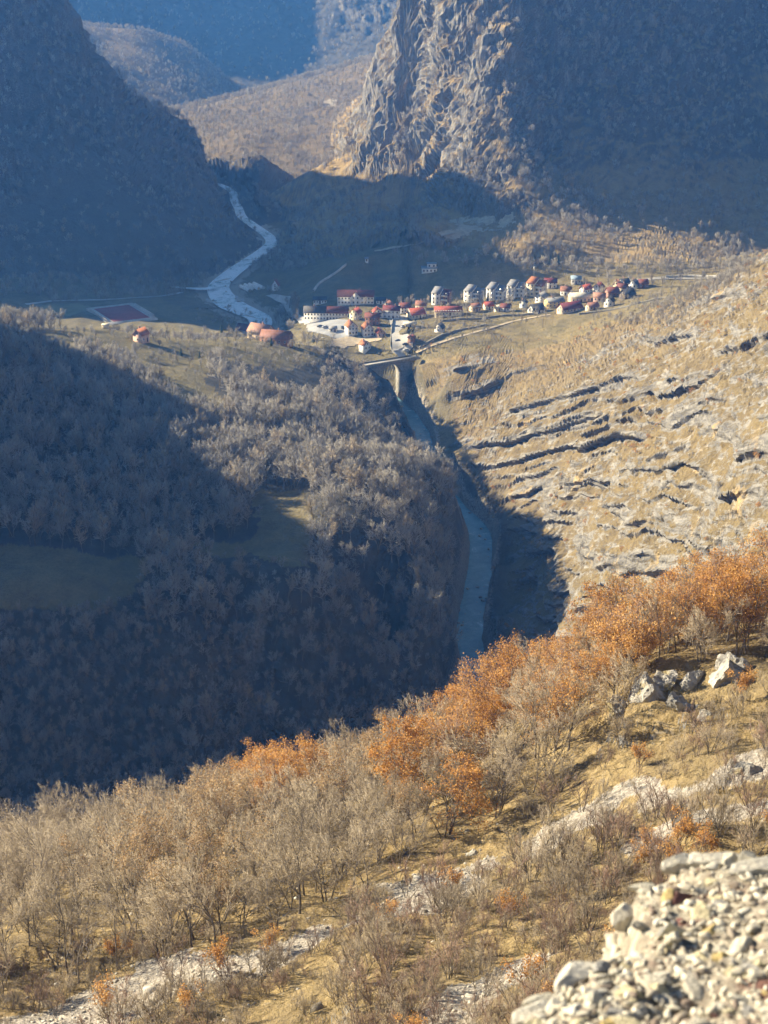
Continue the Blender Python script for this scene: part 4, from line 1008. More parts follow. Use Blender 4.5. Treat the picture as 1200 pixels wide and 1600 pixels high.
# px, py of the foot, width along the ridge, depth, eaves, turn, roof height, wall, roof, label
HOUSES = [
    (431, 454, 6.5, 6.5, 4.5, G(80), 5.0, 'white', 'red', 'white cottage with steep pointed red roof by the upper river', 2, 2, 1),
    (573, 410, 3.0, 3.0, 2.6, 0, 0.8, 'white', 'grey', 'tiny lone white hut on the shaded slope above the school', 1, 1, 0),
    (500, 475, 12, 7, 3.4, G(2), 2.2, 'white', 'dark', 'low white building with dark roof left of the long school', 1, 5, 1),
    (595, 475, 8, 7, 3.2, 0, 2.0, 'white', 'dark', 'small shaded white house right of the long school', 1, 3, 1),
    (510, 500, 32, 9, 5.6, G(-3), 3.6, 'white', 'darkred', 'very long two storey white hotel with dark red roof behind the square', 2, 14, 3),
    (556, 500, 8, 8, 6.0, G(65), 3.2, 'cream', 'red', 'house with red roof tucked behind the white gabled pair', 2, 3, 2),
    (549, 524, 10, 8.2, 6.6, G(108), 4.2, 'white', 'orange', 'tall white gabled house with orange roof beside the town square', 2, 3, 3),
    (582, 508, 12, 8, 6.5, G(-4), 3.0, 'brick', 'darkred', 'brown brick building with dark red roof behind the gabled houses', 2, 4, 2),
    (574, 526, 9.5, 8.2, 6.6, G(106), 4.0, 'white', 'orange', 'white gabled house with orange and dark roof, second of the pair', 2, 3, 3),
    (594, 527, 8, 6.5, 3.6, G(106), 3.0, 'pink', 'red', 'low red roofed house squeezed beside the town road', 1, 3, 2),
    (570, 551, 7.5, 6.5, 4.6, G(128), 2.8, 'white', 'orange', 'small white house with bright orange roof above the bridge', 1, 2, 2),
    (612, 498, 14, 8, 7.5, G(-8), 3.0, 'white', 'maroon', 'tall white walled building at the head of the town road', 2, 4, 2),
    (650, 498, 13, 11, 3.6, G(24), 4.4, 'cream', 'red', 'broad bright red roof with white edges beside the town road', 1, 4, 2),
    (700, 494, 23, 9, 4.0, G(4), 3.4, 'cream', 'red', 'long cream building with red roof below the apartment blocks', 1, 8, 2),
    (763, 484, 7.5, 7, 3.4, G(14), 2.8, 'cream', 'red', 'little house with vivid red roof among bushes below the apartment blocks', 1, 3, 1),
    (777, 487, 4.6, 4.2, 3.2, G(60), 1.8, 'cream', 'pale', 'tiny cream shed beside the little vivid red roofed house', 1, 1, 1),
    (687, 519, 7.5, 6.5, 3.4, G(70), 3.6, 'white', 'dark', 'small white gabled house with dark roof alone on the grass', 1, 2, 1),
    (640, 512, 10, 6, 3.0, G(12), 1.4, 'cream', 'pale', 'low cream flat building on the right side of the town road', 1, 3, 1),
    (643, 534, 4.5, 5.5, 2.6, G(80), 1.6, 'brick', 'darkred', 'small red shed at the edge of the town road', 1, 1, 1),
    (860, 450, 11, 8, 5.0, G(-6), 3.0, 'white', 'maroon', 'white house with maroon roof behind the tall cream block', 2, 3, 2),
    (900, 444, 9, 7, 4.4, G(-4), 2.4, 'grey', 'blue', 'grey house with pale blue roof at the foot of the mountain', 1, 3, 1),
    (866, 480, 15, 10, 4.6, G(18), 2.6, 'yellow', 'grey', 'yellow house with wide grey roof', 2, 4, 2),
    (905, 472, 17, 12, 4.4, G(10), 2.8, 'tan', 'pale', 'big building with broad cream coloured roof in the right of town', 1, 5, 2),
    (890, 489, 20, 9.5, 3.4, G(32), 4.4, 'tan', 'maroon', 'long house with dark maroon roof on the front edge of town', 1, 6, 2),
    (838, 489, 12, 8.5, 2.8, G(32), 4.0, 'white', 'dark', 'white gabled house with black roof on the front edge of town', 1, 3, 2),
    (818, 481, 5.5, 6, 4.4, G(75), 2.2, 'white', 'dark', 'narrow white house behind the black roofed one', 1, 2, 1),
    (936, 471, 10, 8, 3.8, G(-6), 3.0, 'pink', 'salmon', 'house with salmon pink roof', 1, 3, 1),
    (952, 479, 8, 7.5, 4.4, G(70), 3.6, 'white', 'dark', 'white gabled house with black roof right of the salmon roof', 1, 2, 2),
    (935, 457, 9, 7.5, 4.2, G(60), 3.6, 'white', 'darkred', 'white house with dark red gables behind the salmon roof', 1, 2, 2),
    (956, 464, 10, 8, 4.2, G(20), 3.6, 'brick', 'darkred', 'brick house with red roof in the crowded right of town', 1, 3, 2),
    (964, 453, 6, 6, 4.4, G(70), 3.4, 'cream', 'brown', 'small cream gabled house at the back of town', 1, 2, 1),
    (980, 467, 11, 9, 3.6, G(35), 4.2, 'dark', 'dark', 'dark house with blue black roof at the right end of town', 1, 3, 2),
    (975, 449, 7.5, 7, 4.0, G(20), 3.0, 'white', 'dark', 'black roofed white house in the back row of town', 1, 2, 2),
    (990, 451, 7.5, 7, 4.0, G(65), 3.2, 'white', 'dark', 'dark roofed house with white wall beside the brick end house', 1, 2, 2),
    (1004, 450, 8, 7, 3.8, G(10), 3.0, 'brick', 'darkred', 'red brick house, last one at the right end of town', 1, 3, 2),
    (432, 538, 17, 9, 3.6, G(-16), 3.6, 'brick', 'brown', 'long brick house with pinkish brown roof behind the grassy knoll', 1, 5, 2),
    (386, 525, 13, 8, 3.8, G(-24), 3.6, 'pink', 'maroon', 'pink walled house with maroon roof behind the knoll', 1, 4, 2),
    (221, 536, 6.6, 5.6, 4.4, G(62), 2.8, 'pink', 'orange', 'small pink house alone on the grassy knoll', 1, 2, 1),
    (632, 489, 9, 8, 5.0, G(15), 3.2, 'white', 'darkred', 'white house with dark red roof behind the broad bright red one', 2, 3, 2),
    (606, 487, 9, 7, 5.2, G(75), 3.0, 'grey', 'brown', 'grey gabled house behind the tall white walled building', 2, 2, 2),
    (590, 497, 9, 8, 5.0, G(100), 3.4, 'white', 'red', 'white gabled house with red roof above the brick building', 2, 2, 2),
    (658, 485, 9, 7, 4.4, G(-10), 3.0, 'cream', 'brown', 'cream house with brown roof left of the leftmost apartment block', 1, 3, 2),
    (742, 487, 8, 7, 3.6, G(30), 3.0, 'tan', 'brown', 'tan cottage between the long cream building and the vivid red roof', 1, 3, 1),
    (884, 462, 9, 8, 4.2, G(-12), 3.2, 'white', 'brown', 'white house with brown roof behind the broad cream roof', 1, 3, 2),
    (915, 459, 9, 7, 4.0, G(40), 3.2, 'white', 'red', 'white house with red roof left of the dark red gables', 1, 3, 2),
    (972, 457, 8, 7, 4.0, G(-20), 3.0, 'cream', 'darkred', 'cream house with dark red roof in the crowded back of town', 1, 2, 2),
    (846, 472, 9, 8, 4.6, G(55), 3.2, 'white', 'grey', 'white house with grey roof between the cream block and yellow house', 2, 2, 2),
    (925, 485, 9, 7, 3.2, G(25), 2.8, 'tan', 'brown', 'low tan cottage in front of the salmon roof', 1, 3, 1),
    (790, 487, 8, 7, 3.4, G(-15), 2.8, 'white', 'darkred', 'white cottage right of the tiny cream shed', 1, 3, 1),
    (408, 531, 13, 9, 4.6, G(-30), 3.8, 'tan', 'salmon', 'tan house with salmon roof between the two roofs behind the knoll', 1, 3, 2),
    (520, 519, 6, 5, 2.8, G(10), 1.6, 'grey', 'grey', 'small grey kiosk on the town square', 1, 2, 1),
    (340, 575, 5, 4.5, 2.6, G(30), 2.0, 'dark', 'dark', 'dark hut under the trees below the knoll', 1, 1, 1),
]
for hh in HOUSES:
    px, py, w, d, h, rz, rh, wa, ro, lb, st, nf, ng = hh
    k_ = 0.92 if 'hotel' in lb else (1.0 if 'knoll' in lb else 0.78)
    w, d, h, rh = w * k_, d * k_, h * k_, rh * k_
    trim = 'white' if 'white edges' in lb else None
    r_ = house(px, py, w, d, h, rz, rh, wa, ro, lb, st, nf, ng, trim=trim, chim=h > 3 and 'flat' not in lb)
    if 'long cream building' in lb:          # row of pale snow guards along the eaves
        for i in range(11):
            m = MB(); x = -w / 2 + w * (i + .5) / 11; m.box(x - .45, x + .45, -d / 2 - .1, -d / 2 + .55, h + .15, h + .75); m.build('snow_guard', [WALL['white']], r_)
    if 'hotel' in lb:
        m = MB(); m.add(([( -w/2 - .6, -d/2 - .55, h - .15), (0, -d/2 - .55, h - .15), (0, 0, h + rh + .36), (-w/2 - .6, 0, h + rh + .36), (0, 0, h + rh + .30), (-w/2 - .6, 0, h + rh + .30), (0, -d/2 - .55, h - .22), (-w/2 - .6, -d/2 - .55, h - .22)], [(0, 1, 2, 3), (7, 5, 4, 6), (0, 7, 6, 1), (1, 6, 4, 2), (3, 5, 7, 0)])); m.build('roof', [ROOF['dark']], r_)
# school with a central gable
def school():
    g = ground_at(556, 475, 900); w, d, h, rh = 25, 9, 5.6, 3.6
    root = house(556, 475, w, d, h, G(-1), rh, 'white', 'darkred', 'long two storey white school with central gable and dark red roof', 2, 11, 3, True, 'school', 'school')
    m = MB(); m.add(([(-3, -d / 2 - .8, -4), (3, -d / 2 - .8, -4), (3, -d / 2 - .8, h), (0, -d / 2 - .8, h + 3.2), (-3, -d / 2 - .8, h), (-3, 0, h), (3, 0, h), (0, 0, h + 3.2), (-3, -d / 2 + .1, -4), (3, -d / 2 + .1, -4)], [(0, 1, 2, 3, 4), (0, 4, 5, 8), (1, 9, 6, 2), (4, 3, 7, 5), (3, 2, 6, 7)])); m.build('gable', [WALL['white']], root)
    V = []
    for sx in (-1, 1):
        p = [(sx * 3.4, -d / 2 - 1.2, h - .3), (0, -d / 2 - 1.2, h + 3.35), (0, 0, h + 3.35), (sx * 3.4, 0, h - .3)]
        q = MB(); q.add((p + [(x, y, z + .25) for x, y, z in p], [(0, 1, 2, 3), (7, 6, 5, 4), (0, 4, 5, 1), (1, 5, 6, 2), (2, 6, 7, 3), (3, 7, 4, 0)])); q.build('gable_roof', [ROOF['darkred']], root)
    for z in (0.9, 4.0):
        for x in (-1.4, 1.4): put('window', WIN_ME, root, (x, -d / 2 - .8, z))
school()
def flat_terrace_house():
    g = ground_at(671, 427, 900); root = empty('house', (g[0], g[1] + 4, g[2]), 0, 'lone white flat roofed house with upper terrace on the shaded slope', 'house', 'houses of the town')
    m = MB(); m.box(-5.5, 5.5, -3.5, 3.5, -4, 3.4); m.box(-1.5, 5, -1.5, 3.5, 3.4, 6.2); m.build('wall', [WALL['white']], root)
    m = MB(); m.box(-6, 6, -4.2, 4, 3.41, 3.65); m.box(-2, 5.4, -2, 3.9, 6.2, 6.5); m.build('roof', [ROOF['blue']], root)
    for x in (-4, -1.5, 1.2, 3.8): put('window', WIN_ME, root, (x, -3.5, 1.0))
    for x in (0, 3.2): put('window', WIN_ME, root, (x, -1.5, 4.1))
flat_terrace_house()
def apartment(px, py, label, wall='white', wall2='grey', rf='grey', w=11.5, d=9, n=4, rz=G(-18), tall=10.2):
    g = ground_at(px, py, 900); root = empty('apartment_block', (g[0], g[1] + d * .6, g[2]), rz, label, 'building', 'apartment blocks in the town')
    h1, h2 = tall, tall - 1.6
    for k, (x0, x1, y0, h, wl) in enumerate([(-w / 2, 0, -d / 2, h1, wall), (0.003, w / 2, -d / 2 + 1.8, h2, wall2)]):
        m = MB(); m.add(([(x0, y0, -4), (x1, y0, -4), (x1, d / 2, -4), (x0, d / 2, -4), (x0, y0, h - 2.4), (x1, y0, h - 2.4), (x1, d / 2, h), (x0, d / 2, h)], [(0, 1, 5, 4), (1, 2, 6, 5), (2, 3, 7, 6), (3, 0, 4, 7), (4, 5, 6, 7)])); m.build('wall', [WALL[wl]], root)
        p = [(x0 - .35, y0 - .5, h - 2.48), (x1 + .3, y0 - .5, h - 2.48), (x1 + .3, d / 2 + .3, h + .12), (x0 - .35, d / 2 + .3, h + .12)]
        m = MB(); m.add((p + [(x, y, z + .3) for x, y, z in p], [(0, 1, 2, 3), (7, 6, 5, 4), (0, 4, 5, 1), (1, 5, 6, 2), (2, 6, 7, 3), (3, 7, 4, 0)])); m.build('roof', [ROOF[rf if k == 0 else ('maroon' if wall2 == 'brick' else rf)]], root)
        for s in range(3 if k else 3):
            z = s * 2.85 + 0.8
            for i in range(2): put('window', WIN_ME, root, (x0 + (x1 - x0) * (i + .5) / 2, y0, z))
            if k: put('window', WIN_ME, root, (x1, 1.0, z), math.pi / 2)
            else: put('window', WIN_ME, root, (x0, 0.0, z), -math.pi / 2)
            if k == 1 and s:
                b = MB(); b.box(x0 + .6, x1 - .6, y0 - 1.2, y0 - .02, z - .9, z - .72); b.box(x0 + .6, x1 - .6, y0 - 1.2, y0 - 1.1, z - .72, z + .2); b.build('balcony', [WALL['white']], root)
    return root
apartment(690, 477, 'pale apartment block with red brick half, leftmost of the four', 'white', 'brick')
apartment(741, 474, 'pale apartment block, second from the left of the four', 'white', 'grey', rz=G(-26))
apartment(776, 470, 'white apartment block with balconies, third of the four', 'white', 'white', rz=G(-26))
apartment(808, 466, 'white apartment block, rightmost of the four beside the cream block', 'white', 'white', rz=G(-22))
apartment(839, 464, 'tall cream block with orange tiled sloping roof', 'cream', 'cream', 'orange', 11.5, 9, rz=G(-28), tall=11.2)

# ------------------------------------------------------------------ strips lying on the ground: roads, tracks, walls
def drape(P, n=10):
    P = catmull(np.array(P, float), n); return P
def ribbon(name, P, widths, mat, lift=0.12, kind='structure', thick=0.0, use_z=None, cross=5):
    P = np.asarray(P, float); V, Fc = [], []
    t = np.gradient(P[:, :2], axis=0); t /= np.linalg.norm(t, axis=1)[:, None] + 1e-9; nrm = np.stack([t[:, 1], -t[:, 0]], 1)
    W = np.interp(np.linspace(0, 1, len(P)), np.linspace(0, 1, len(widths)), widths)
    offs = np.linspace(-1, 1, cross)
    X = P[:, 0:1] + nrm[:, 0:1] * offs[None] * W[:, None]; Y = P[:, 1:2] + nrm[:, 1:2] * offs[None] * W[:, None]
    if use_z is None:
        Z, _, _ = zone_height(X, Y); Zm = Z.mean(1); Zm = np.convolve(np.pad(Zm, 3, 'edge'), np.ones(7) / 7, 'valid'); Z = np.maximum(Zm[:, None], Z) + lift
    else: Z = np.repeat(np.asarray(use_z)[:, None], cross, 1)
    n = len(P)
    for i in range(n):
        for k in range(cross): V.append((X[i, k], Y[i, k], Z[i, k]))
    for i in range(n - 1):
        for k in range(cross - 1): a = i * cross + k; Fc.append((a, a + 1, a + cross + 1, a + cross))
    o = mesh_obj(name, mesh_from(name, V, Fc, [mat], smooth=True)); tag(o, kind=kind); return o
def gp(px, py, y0=800): return ground_at(px, py, y0)
ROAD = drape([gp(620, 494), gp(624, 504), gp(627, 520), gp(628, 536), gp(630, 548), gp(634, 557)], 12)
ribbon('town_road', ROAD, [6.0, 6.4, 6.4, 6.2, 6.4, 5.0], plain('pale_road', (0.42, 0.40, 0.36), 0.9, 0.2, 0.2), 0.25)
def patch(name, poly_px, mat, lift=0.2, step=1.0, y0=800, jag=0.0):
    P = np.array([gp(px, py, y0) for px, py in poly_px]); poly = [tuple(p[:2]) for p in P]
    xs = np.arange(P[:, 0].min() - 1, P[:, 0].max() + 1, step); ys = np.arange(P[:, 1].min() - 1, P[:, 1].max() + 1, step)
    X, Y = np.meshgrid(xs, ys); Z, _, _ = zone_height(X, Y); ok = in_poly(X + jag * noise2(X / 4, Y / 4), Y + jag * noise2(X / 4 + 7, Y / 4), poly)
    idx = np.arange(X.size).reshape(X.shape); q = np.stack([idx[:-1, :-1], idx[:-1, 1:], idx[1:, 1:], idx[1:, :-1]], -1)[ok[:-1, :-1]]
    u, inv = np.unique(q, return_inverse=True); V = np.stack([X, Y, Z + lift], -1).reshape(-1, 3)[u]
    o = mesh_obj(name, mesh_from(name, V, inv.reshape(-1, 4).tolist(), [mat], smooth=True)); tag(o, kind='structure'); return o
patch('town_square', [(476, 502), (546, 501), (548, 526), (520, 530), (480, 520)], plain('square_paving', (0.33, 0.335, 0.34), 0.8, 0.2, 0.15), 0.25)
ribbon('side_road', drape([gp(420, 462), gp(436, 470), gp(450, 482), gp(462, 494), gp(474, 505)], 8), [2.6, 2.6], M_CONC, 0.2)
patch('lower_lane', [(520, 530), (548, 526), (590, 527), (596, 533), (560, 540), (535, 545), (515, 540)], M_DIRT, 0.25, 1.0, 800, 1.5)
ribbon('hill_track', drape([gp(585, 394, 1100), gp(610, 390, 1100), gp(635, 385, 1100), gp(660, 378, 1100), gp(685, 371, 1100), gp(710, 364, 1100)], 10), [2.0, 2.2, 2.6, 3.0], M_DIRT, 0.9)
patch('quarry_yard', [(700, 345), (730, 338), (770, 334), (800, 340), (806, 350), (770, 362), (720, 372), (700, 380), (690, 372), (715, 358)], M_DIRT, 0.7, 1.5, 1100, 4.0)
ribbon('meadow_path', drape([gp(650, 555), gp(690, 535), gp(740, 520), gp(800, 503), gp(860, 492)], 8), [1.3, 1.3], M_DIRT, 0.25)
ribbon('east_road', drape([gp(960, 440, 1080), gp(1010, 437, 1080), gp(1060, 436, 1080), gp(1110, 435, 1080), gp(1150, 434, 1080)], 8), [3.0, 3.0], M_ASPH, 0.3)
M_FIELD = plain('ploughed_field', (0.15, 0.125, 0.075), 0.95, 0.35, 0.1); M_FIELD2 = plain('stubble_field', (0.20, 0.19, 0.10), 0.95, 0.3, 0.08)
patch('ploughed_field', [(255, 470), (300, 467), (340, 484), (290, 486)], M_FIELD, 0.3, 1.5, 1000, 3.0)
patch('stubble_field', [(40, 480), (120, 474), (150, 482), (110, 494), (50, 494)], M_FIELD2, 0.3, 1.5, 1000, 3.0)
ribbon('valley_track', drape([gp(40, 476, 1000), gp(100, 471, 1000), gp(180, 468, 1000), gp(240, 464, 1000), gp(285, 458, 1000)], 8), [1.8, 1.8], M_CONC, 0.4)
# sports court
def court():
    g = ground_at(190, 491, 900)
    for nm, wx, wy, lift, mt in (('court_apron', 17, 26, .35, M_CONC), ('sports_court', 13, 21, .42, plain('red_court', (0.30, 0.075, 0.07), 0.8, 0.2, .2))):
        m = MB(); m.box(-wx, wx, -wy, wy, -3, lift); o = m.build(nm, [mt]); o.location = (g[0], g[1], g[2] + .3); o.rotation_euler = (0, 0, G(28)); tag(o, kind='structure')
    for i, s in enumerate((-1, 1)):
        e = empty('grandstand', (g[0] + s * 15 * math.cos(G(28)), g[1] + s * 15 * math.sin(G(28)), g[2] + .7), G(28), 'pale concrete stand along the %s side of the red court' % ('near left', 'far right')[i], 'grandstand')
        for k in range(3):
            m = MB(); m.box(s * k * .8 - .4, s * k * .8 + .38, -19, 19, -.5, .45 + k * .4); m.build('step', [M_CONC], e)
court()
# polytunnels
for i in range(4):
    g = ground_at(383 + i * 7, 452 - i * 1.5, 1000); m = MB(); V, Fc = [], []
    for j, y in enumerate((-9, 0, 9)):
        for k in range(9):
            a = math.pi * k / 8; V.append((-math.cos(a) * 1.5, y, math.sin(a) * 1.9))
    for j in range(2):
        for k in range(8): a = j * 9 + k; Fc.append((a, a + 1, a + 10, a + 9))
    Fc += [tuple(range(9)), tuple(range(18, 27))[::-1]]
    o = mesh_obj('polytunnel', mesh_from('polytunnel', V, Fc, [WALL['white']])); o.location = g; o.rotation_euler = (0, 0, G(28))
    tag(o, ('leftmost', 'second', 'third', 'rightmost')[i] + ' of four white plastic tunnels by the upper river', 'polytunnel', 'white tunnels by the river')
# retaining wall climbing the slope behind the hotel
def wall_strip(name, P, h, th, mat, label, cat='wall'):
    P = catmull(np.array(P, float), 6); Z, _, _ = zone_height(P[:, 0], P[:, 1]); V, Fc = [], []
    t = np.gradient(P[:, :2], axis=0); t /= np.linalg.norm(t, axis=1)[:, None]; nn = np.stack([t[:, 1], -t[:, 0]], 1) * th
    for i in range(len(P)):
        for s, zz in ((-1, -1.5), (1, -1.5), (1, h), (-1, h)): V.append((P[i, 0] + s * nn[i, 0], P[i, 1] + s * nn[i, 1], Z[i] + zz))
    for i in range(len(P) - 1):
        for k in range(4): Fc.append((i * 4 + k, i * 4 + (k + 1) % 4, i * 4 + 4 + (k + 1) % 4, i * 4 + 4 + k))
    Fc += [(0, 1, 2, 3), tuple(len(V) - 1 - i for i in range(4))]
    o = mesh_obj(name, mesh_from(name, V, Fc, [mat])); return tag(o, label, cat)
wall_strip('stone_wall', [gp(490, 456), gp(500, 444), gp(515, 434), gp(530, 424), gp(541, 415)], 1.5, 0.6, M_CONC, 'pale concrete wall climbing the shaded slope behind the hotel')
wall_strip('roadside_wall', [gp(614, 500), gp(612, 515), gp(611, 530), gp(611, 545), gp(621, 556)], 1.1, 0.35, M_STONE, 'low stone wall along the left edge of the town road')
wall_strip('roadside_wall', [gp(1040, 434, 1080), gp(1080, 433, 1080), gp(1130, 432, 1080)], 1.6, 0.4, M_CONC, 'pale concrete parapet of the road at the far right of the valley')
wall_strip('terrace_wall', [gp(690, 503), gp(740, 500), gp(790, 494), gp(840, 491)], 1.2, 0.4, M_STONE, 'dark stone terrace wall across the meadow below the front houses')
wall_strip('terrace_wall', [gp(905, 492), gp(950, 486), gp(1000, 474), gp(1040, 466)], 1.0, 0.5, M_STONE, 'rough stone wall climbing the meadow right of town')
wall_strip('terrace_wall', [gp(655, 546), gp(680, 530), gp(720, 516), gp(760, 508)], 1.0, 0.5, M_STONE, 'rough stone wall beside the meadow path above the gorge')
# bridge over the gorge
def bridge():
    a = np.array(gp(574, 571, 700)); b = np.array(gp(638, 560, 800))
    a = np.array(at_y(572, 570, 972)); b = np.array(at_y(640, 559, 988))
    mid = (a + b) / 2; dv = b - a; Lg = math.hypot(dv[0], dv[1]); rz = math.atan2(dv[1], dv[0]); z = mid[2]
    root = empty('road_bridge', (mid[0], mid[1], z), rz, 'stone arch road bridge across the river gorge below the town', 'bridge')
    m = MB(); m.box(-Lg / 2 - 6, Lg / 2 + 6, -3.2, 3.2, -0.9, 0.0); m.build('deck', [M_ASPH], root)
    for s in (-1, 1):
        m = MB(); m.box(-Lg / 2 - 3, Lg / 2 + 3, s * 3.25 - .18, s * 3.25 + .18, -1.0, 0.8); m.build('parapet', [M_STONE], root)
    # arch ring with spandrel walls
    n = 18; R = Lg * 0.2; V, Fc = [], []
    for i in range(n + 1):
        th = math.pi * i / n
        for y in (-2.8, 2.8):
            V.append((-R * math.cos(th) + 1.0, y, -1.6 - R * .95 + R * .95 * math.sin(th))); V.append((-(R + .9) * math.cos(th) + 1.0, y, -1.6 - R * .95 + (R * .95 + .7) * math.sin(th)))
    for i in range(n):
        p = i * 4; Fc += [(p, p + 4, p + 6, p + 2), (p + 1, p + 3, p + 7, p + 5), (p, p + 1, p + 5, p + 4), (p + 2, p + 6, p + 7, p + 3)]
    mesh_obj('arch', mesh_from('arch', V, Fc, [M_STONE]), root)
    for s in (-1, 1):
        m = MB(); x0, x1 = sorted((1.0 + s * R, 1.0 + s * (R + 8.5))); m.box(x0, x1, -2.7, 2.7, -30, -.9); m.build('abutment', [M_STONE], root)
    V, Fc = [], []
    for i in range(n + 1):
        th = math.pi * i / n; x = -R * math.cos(th) + 1.0; zt = -1.6 - R * .95 + (R * .95 + .6) * math.sin(th)
        for y in (-2.7, 2.7): V += [(x, y, zt), (x, y, -.9)]
    for i in range(n):
        p = i * 4; Fc += [(p, p + 4, p + 5, p + 1), (p + 2, p + 3, p + 7, p + 6)]
    mesh_obj('spandrel', mesh_from('spandrel', V, Fc, [M_STONE]), root)
bridge()
# cars
def car_proto():
    paint = plain('dark_car_paint', (0.05, 0.055, 0.065), 0.3, 0.05, 1, 0.5)
    paint2 = plain('silver_car_paint', (0.45, 0.46, 0.48), 0.3, 0.05, 1, 0.5)
    prof = [(-2.1, .35), (-2.15, .8), (-1.9, .95), (-1.2, 1.0), (-.55, 1.45), (.85, 1.48), (1.6, 1.02), (2.1, .92), (2.15, .4)]
    def body(mat):
        V = [(x, y, z) for y in (-.85, .85) for x, z in prof]; n = len(prof); Fc = [tuple(range(n)), tuple(range(2 * n - 1, n - 1, -1))] + [(i, n + i, n + (i + 1) % n, (i + 1) % n) for i in range(n)]
        return mesh_from('body', V, Fc, [mat])
    m = MB()
    for s in (-1, 1): m.add(([(-1.05, s * .862, 1.0), (1.35, s * .862, 1.0), (.78, s * .862, 1.4), (-.5, s * .862, 1.4)], [(0, 1, 2, 3)]))
    m.add(([(-1.22, -.7, 1.02), (-1.22, .7, 1.02), (-.6, .66, 1.43), (-.6, -.66, 1.43)], [(0, 1, 2, 3)])); m.add(([(1.62, -.7, 1.04), (1.62, .7, 1.04), (.9, .66, 1.46), (.9, -.66, 1.46)], [(0, 3, 2, 1)]))
    wn_ = m.mesh('glass', [M_GLASS]); w = MB(); w.bar((0, -.1, 0), (0, .1, 0), .33, 12); wh = w.mesh('wheel', [plain('tyre', (0.02, 0.02, 0.02))])
    return body(paint), body(paint2), wn_, wh
CB, CB2, CG, CWH = car_proto()
def car(px, py, rz, body, label):
    g = gp(px, py); e = empty('parked_car', (g[0], g[1], g[2] + .3), rz, label, 'car', 'cars on the town road')
    mesh_obj('body', body, e); mesh_obj('glass', CG, e)
    for x in (-1.35, 1.35):
        for y in (-.8, .8): put('wheel', CWH, e, (x, y, .33))
car(500, 512, G(5), CB, 'dark car on the left of the town square'); car(508, 513, G(5), CB2, 'silver car on the left of the town square'); car(535, 514, G(95), CB, 'dark car on the right of the town square')
car(622, 535, G(10), CB, 'dark car in the middle of the town road'); car(633.5, 541, G(20), CB, 'dark car parked at the right kerb of the town road'); car(635, 550, G(5), CB2, 'silver car nearest the bridge'); car(629, 512, G(80), CB2, 'silver car farther up the town road')
# poles
def pole(px, py, h, label, arm=True, name='utility_pole', mat=None, y0=700):
    g = ground_at(px, py, y0); e = empty(name, g, G(random.uniform(-20, 20)), label, 'pole')
    m = MB(); m.bar((0, 0, -1), (0, 0, h), .16, 6, r2=.11); m.build('post', [mat or M_POLE], e)
    if arm: m = MB(); m.box(-1.1, 1.1, -.08, .08, h - .7, h - .5); m.build('crossarm', [mat or M_POLE], e)
    return e
pole(768, 532, 8, 'left post of the twin wooden poles on the meadow'); pole(773, 531, 8, 'right post of the twin wooden poles on the meadow')
pole(848, 512, 8, 'single wooden pole on the meadow below the black roofed house'); pole(464, 548, 7, 'wooden pole beside the pinkish brown roof'); pole(686, 424, 7, 'wooden pole beside the lone flat roofed house'); pole(1058, 428, 9, 'pole beside the road at the far right of the valley')
e = pole(505, 548, 8, 'pale lamp post on the knoll above the bridge', False, 'street_lamp', M_METAL); m = MB(); m.box(-.9, .9, -.25, .25, 7.9, 8.1); m.build('lamp_head', [WALL['white']], e)
e = pole(834, 440, 9, 'white topped mast behind the cream block', False, 'mast', M_METAL); m = MB(); m.bar((0, 0, 8.6), (0, 0, 10.4), .5, 8); m.build('mast_head', [WALL['white']], e)
def pylon():
    g = ground_at(388, 156, 1700); e = empty('power_pylon', g, G(20), 'thin lattice power pylon on the saddle skyline', 'pylon')
    for sx in (-1, 1):
        for sy in (-1, 1): m = MB(); m.bar((sx * 1.4, sy * 1.4, -1), (sx * .25, sy * .25, 15), .14, 4); m.build('leg', [M_METAL], e)
    for z in (10.5, 12.5, 14.5): m = MB(); m.box(-2.6, 2.6, -.12, .12, z - .12, z + .12); m.build('crossarm', [M_METAL], e)
    m = MB()
    for k in range(5):
        z0 = k * 2.8; z1 = z0 + 2.8; f = lambda z: 1.4 - 1.15 * (z + 1) / 16
        for s in (-1, 1): m.bar((-f(z0), s * f(z0), z0), (f(z1), s * f(z1), z1), .07, 3); m.bar((f(z0), s * f(z0), z0), (-f(z1), s * f(z1), z1), .07, 3)
    m.build('bracing', [M_METAL], e)
pylon()
# concrete block on the knoll
g = ground_at(165, 512, 700); m = MB(); m.box(-2.2, 2.2, -1.8, 1.8, -1, 2.0); m.box(-2.6, 2.6, -2.2, 2.2, 2.002, 2.35); o = m.build('concrete_shed', [WALL['cream']]); o.location = g; tag(o, 'pale concrete shed on the left of the grassy knoll', 'shed')

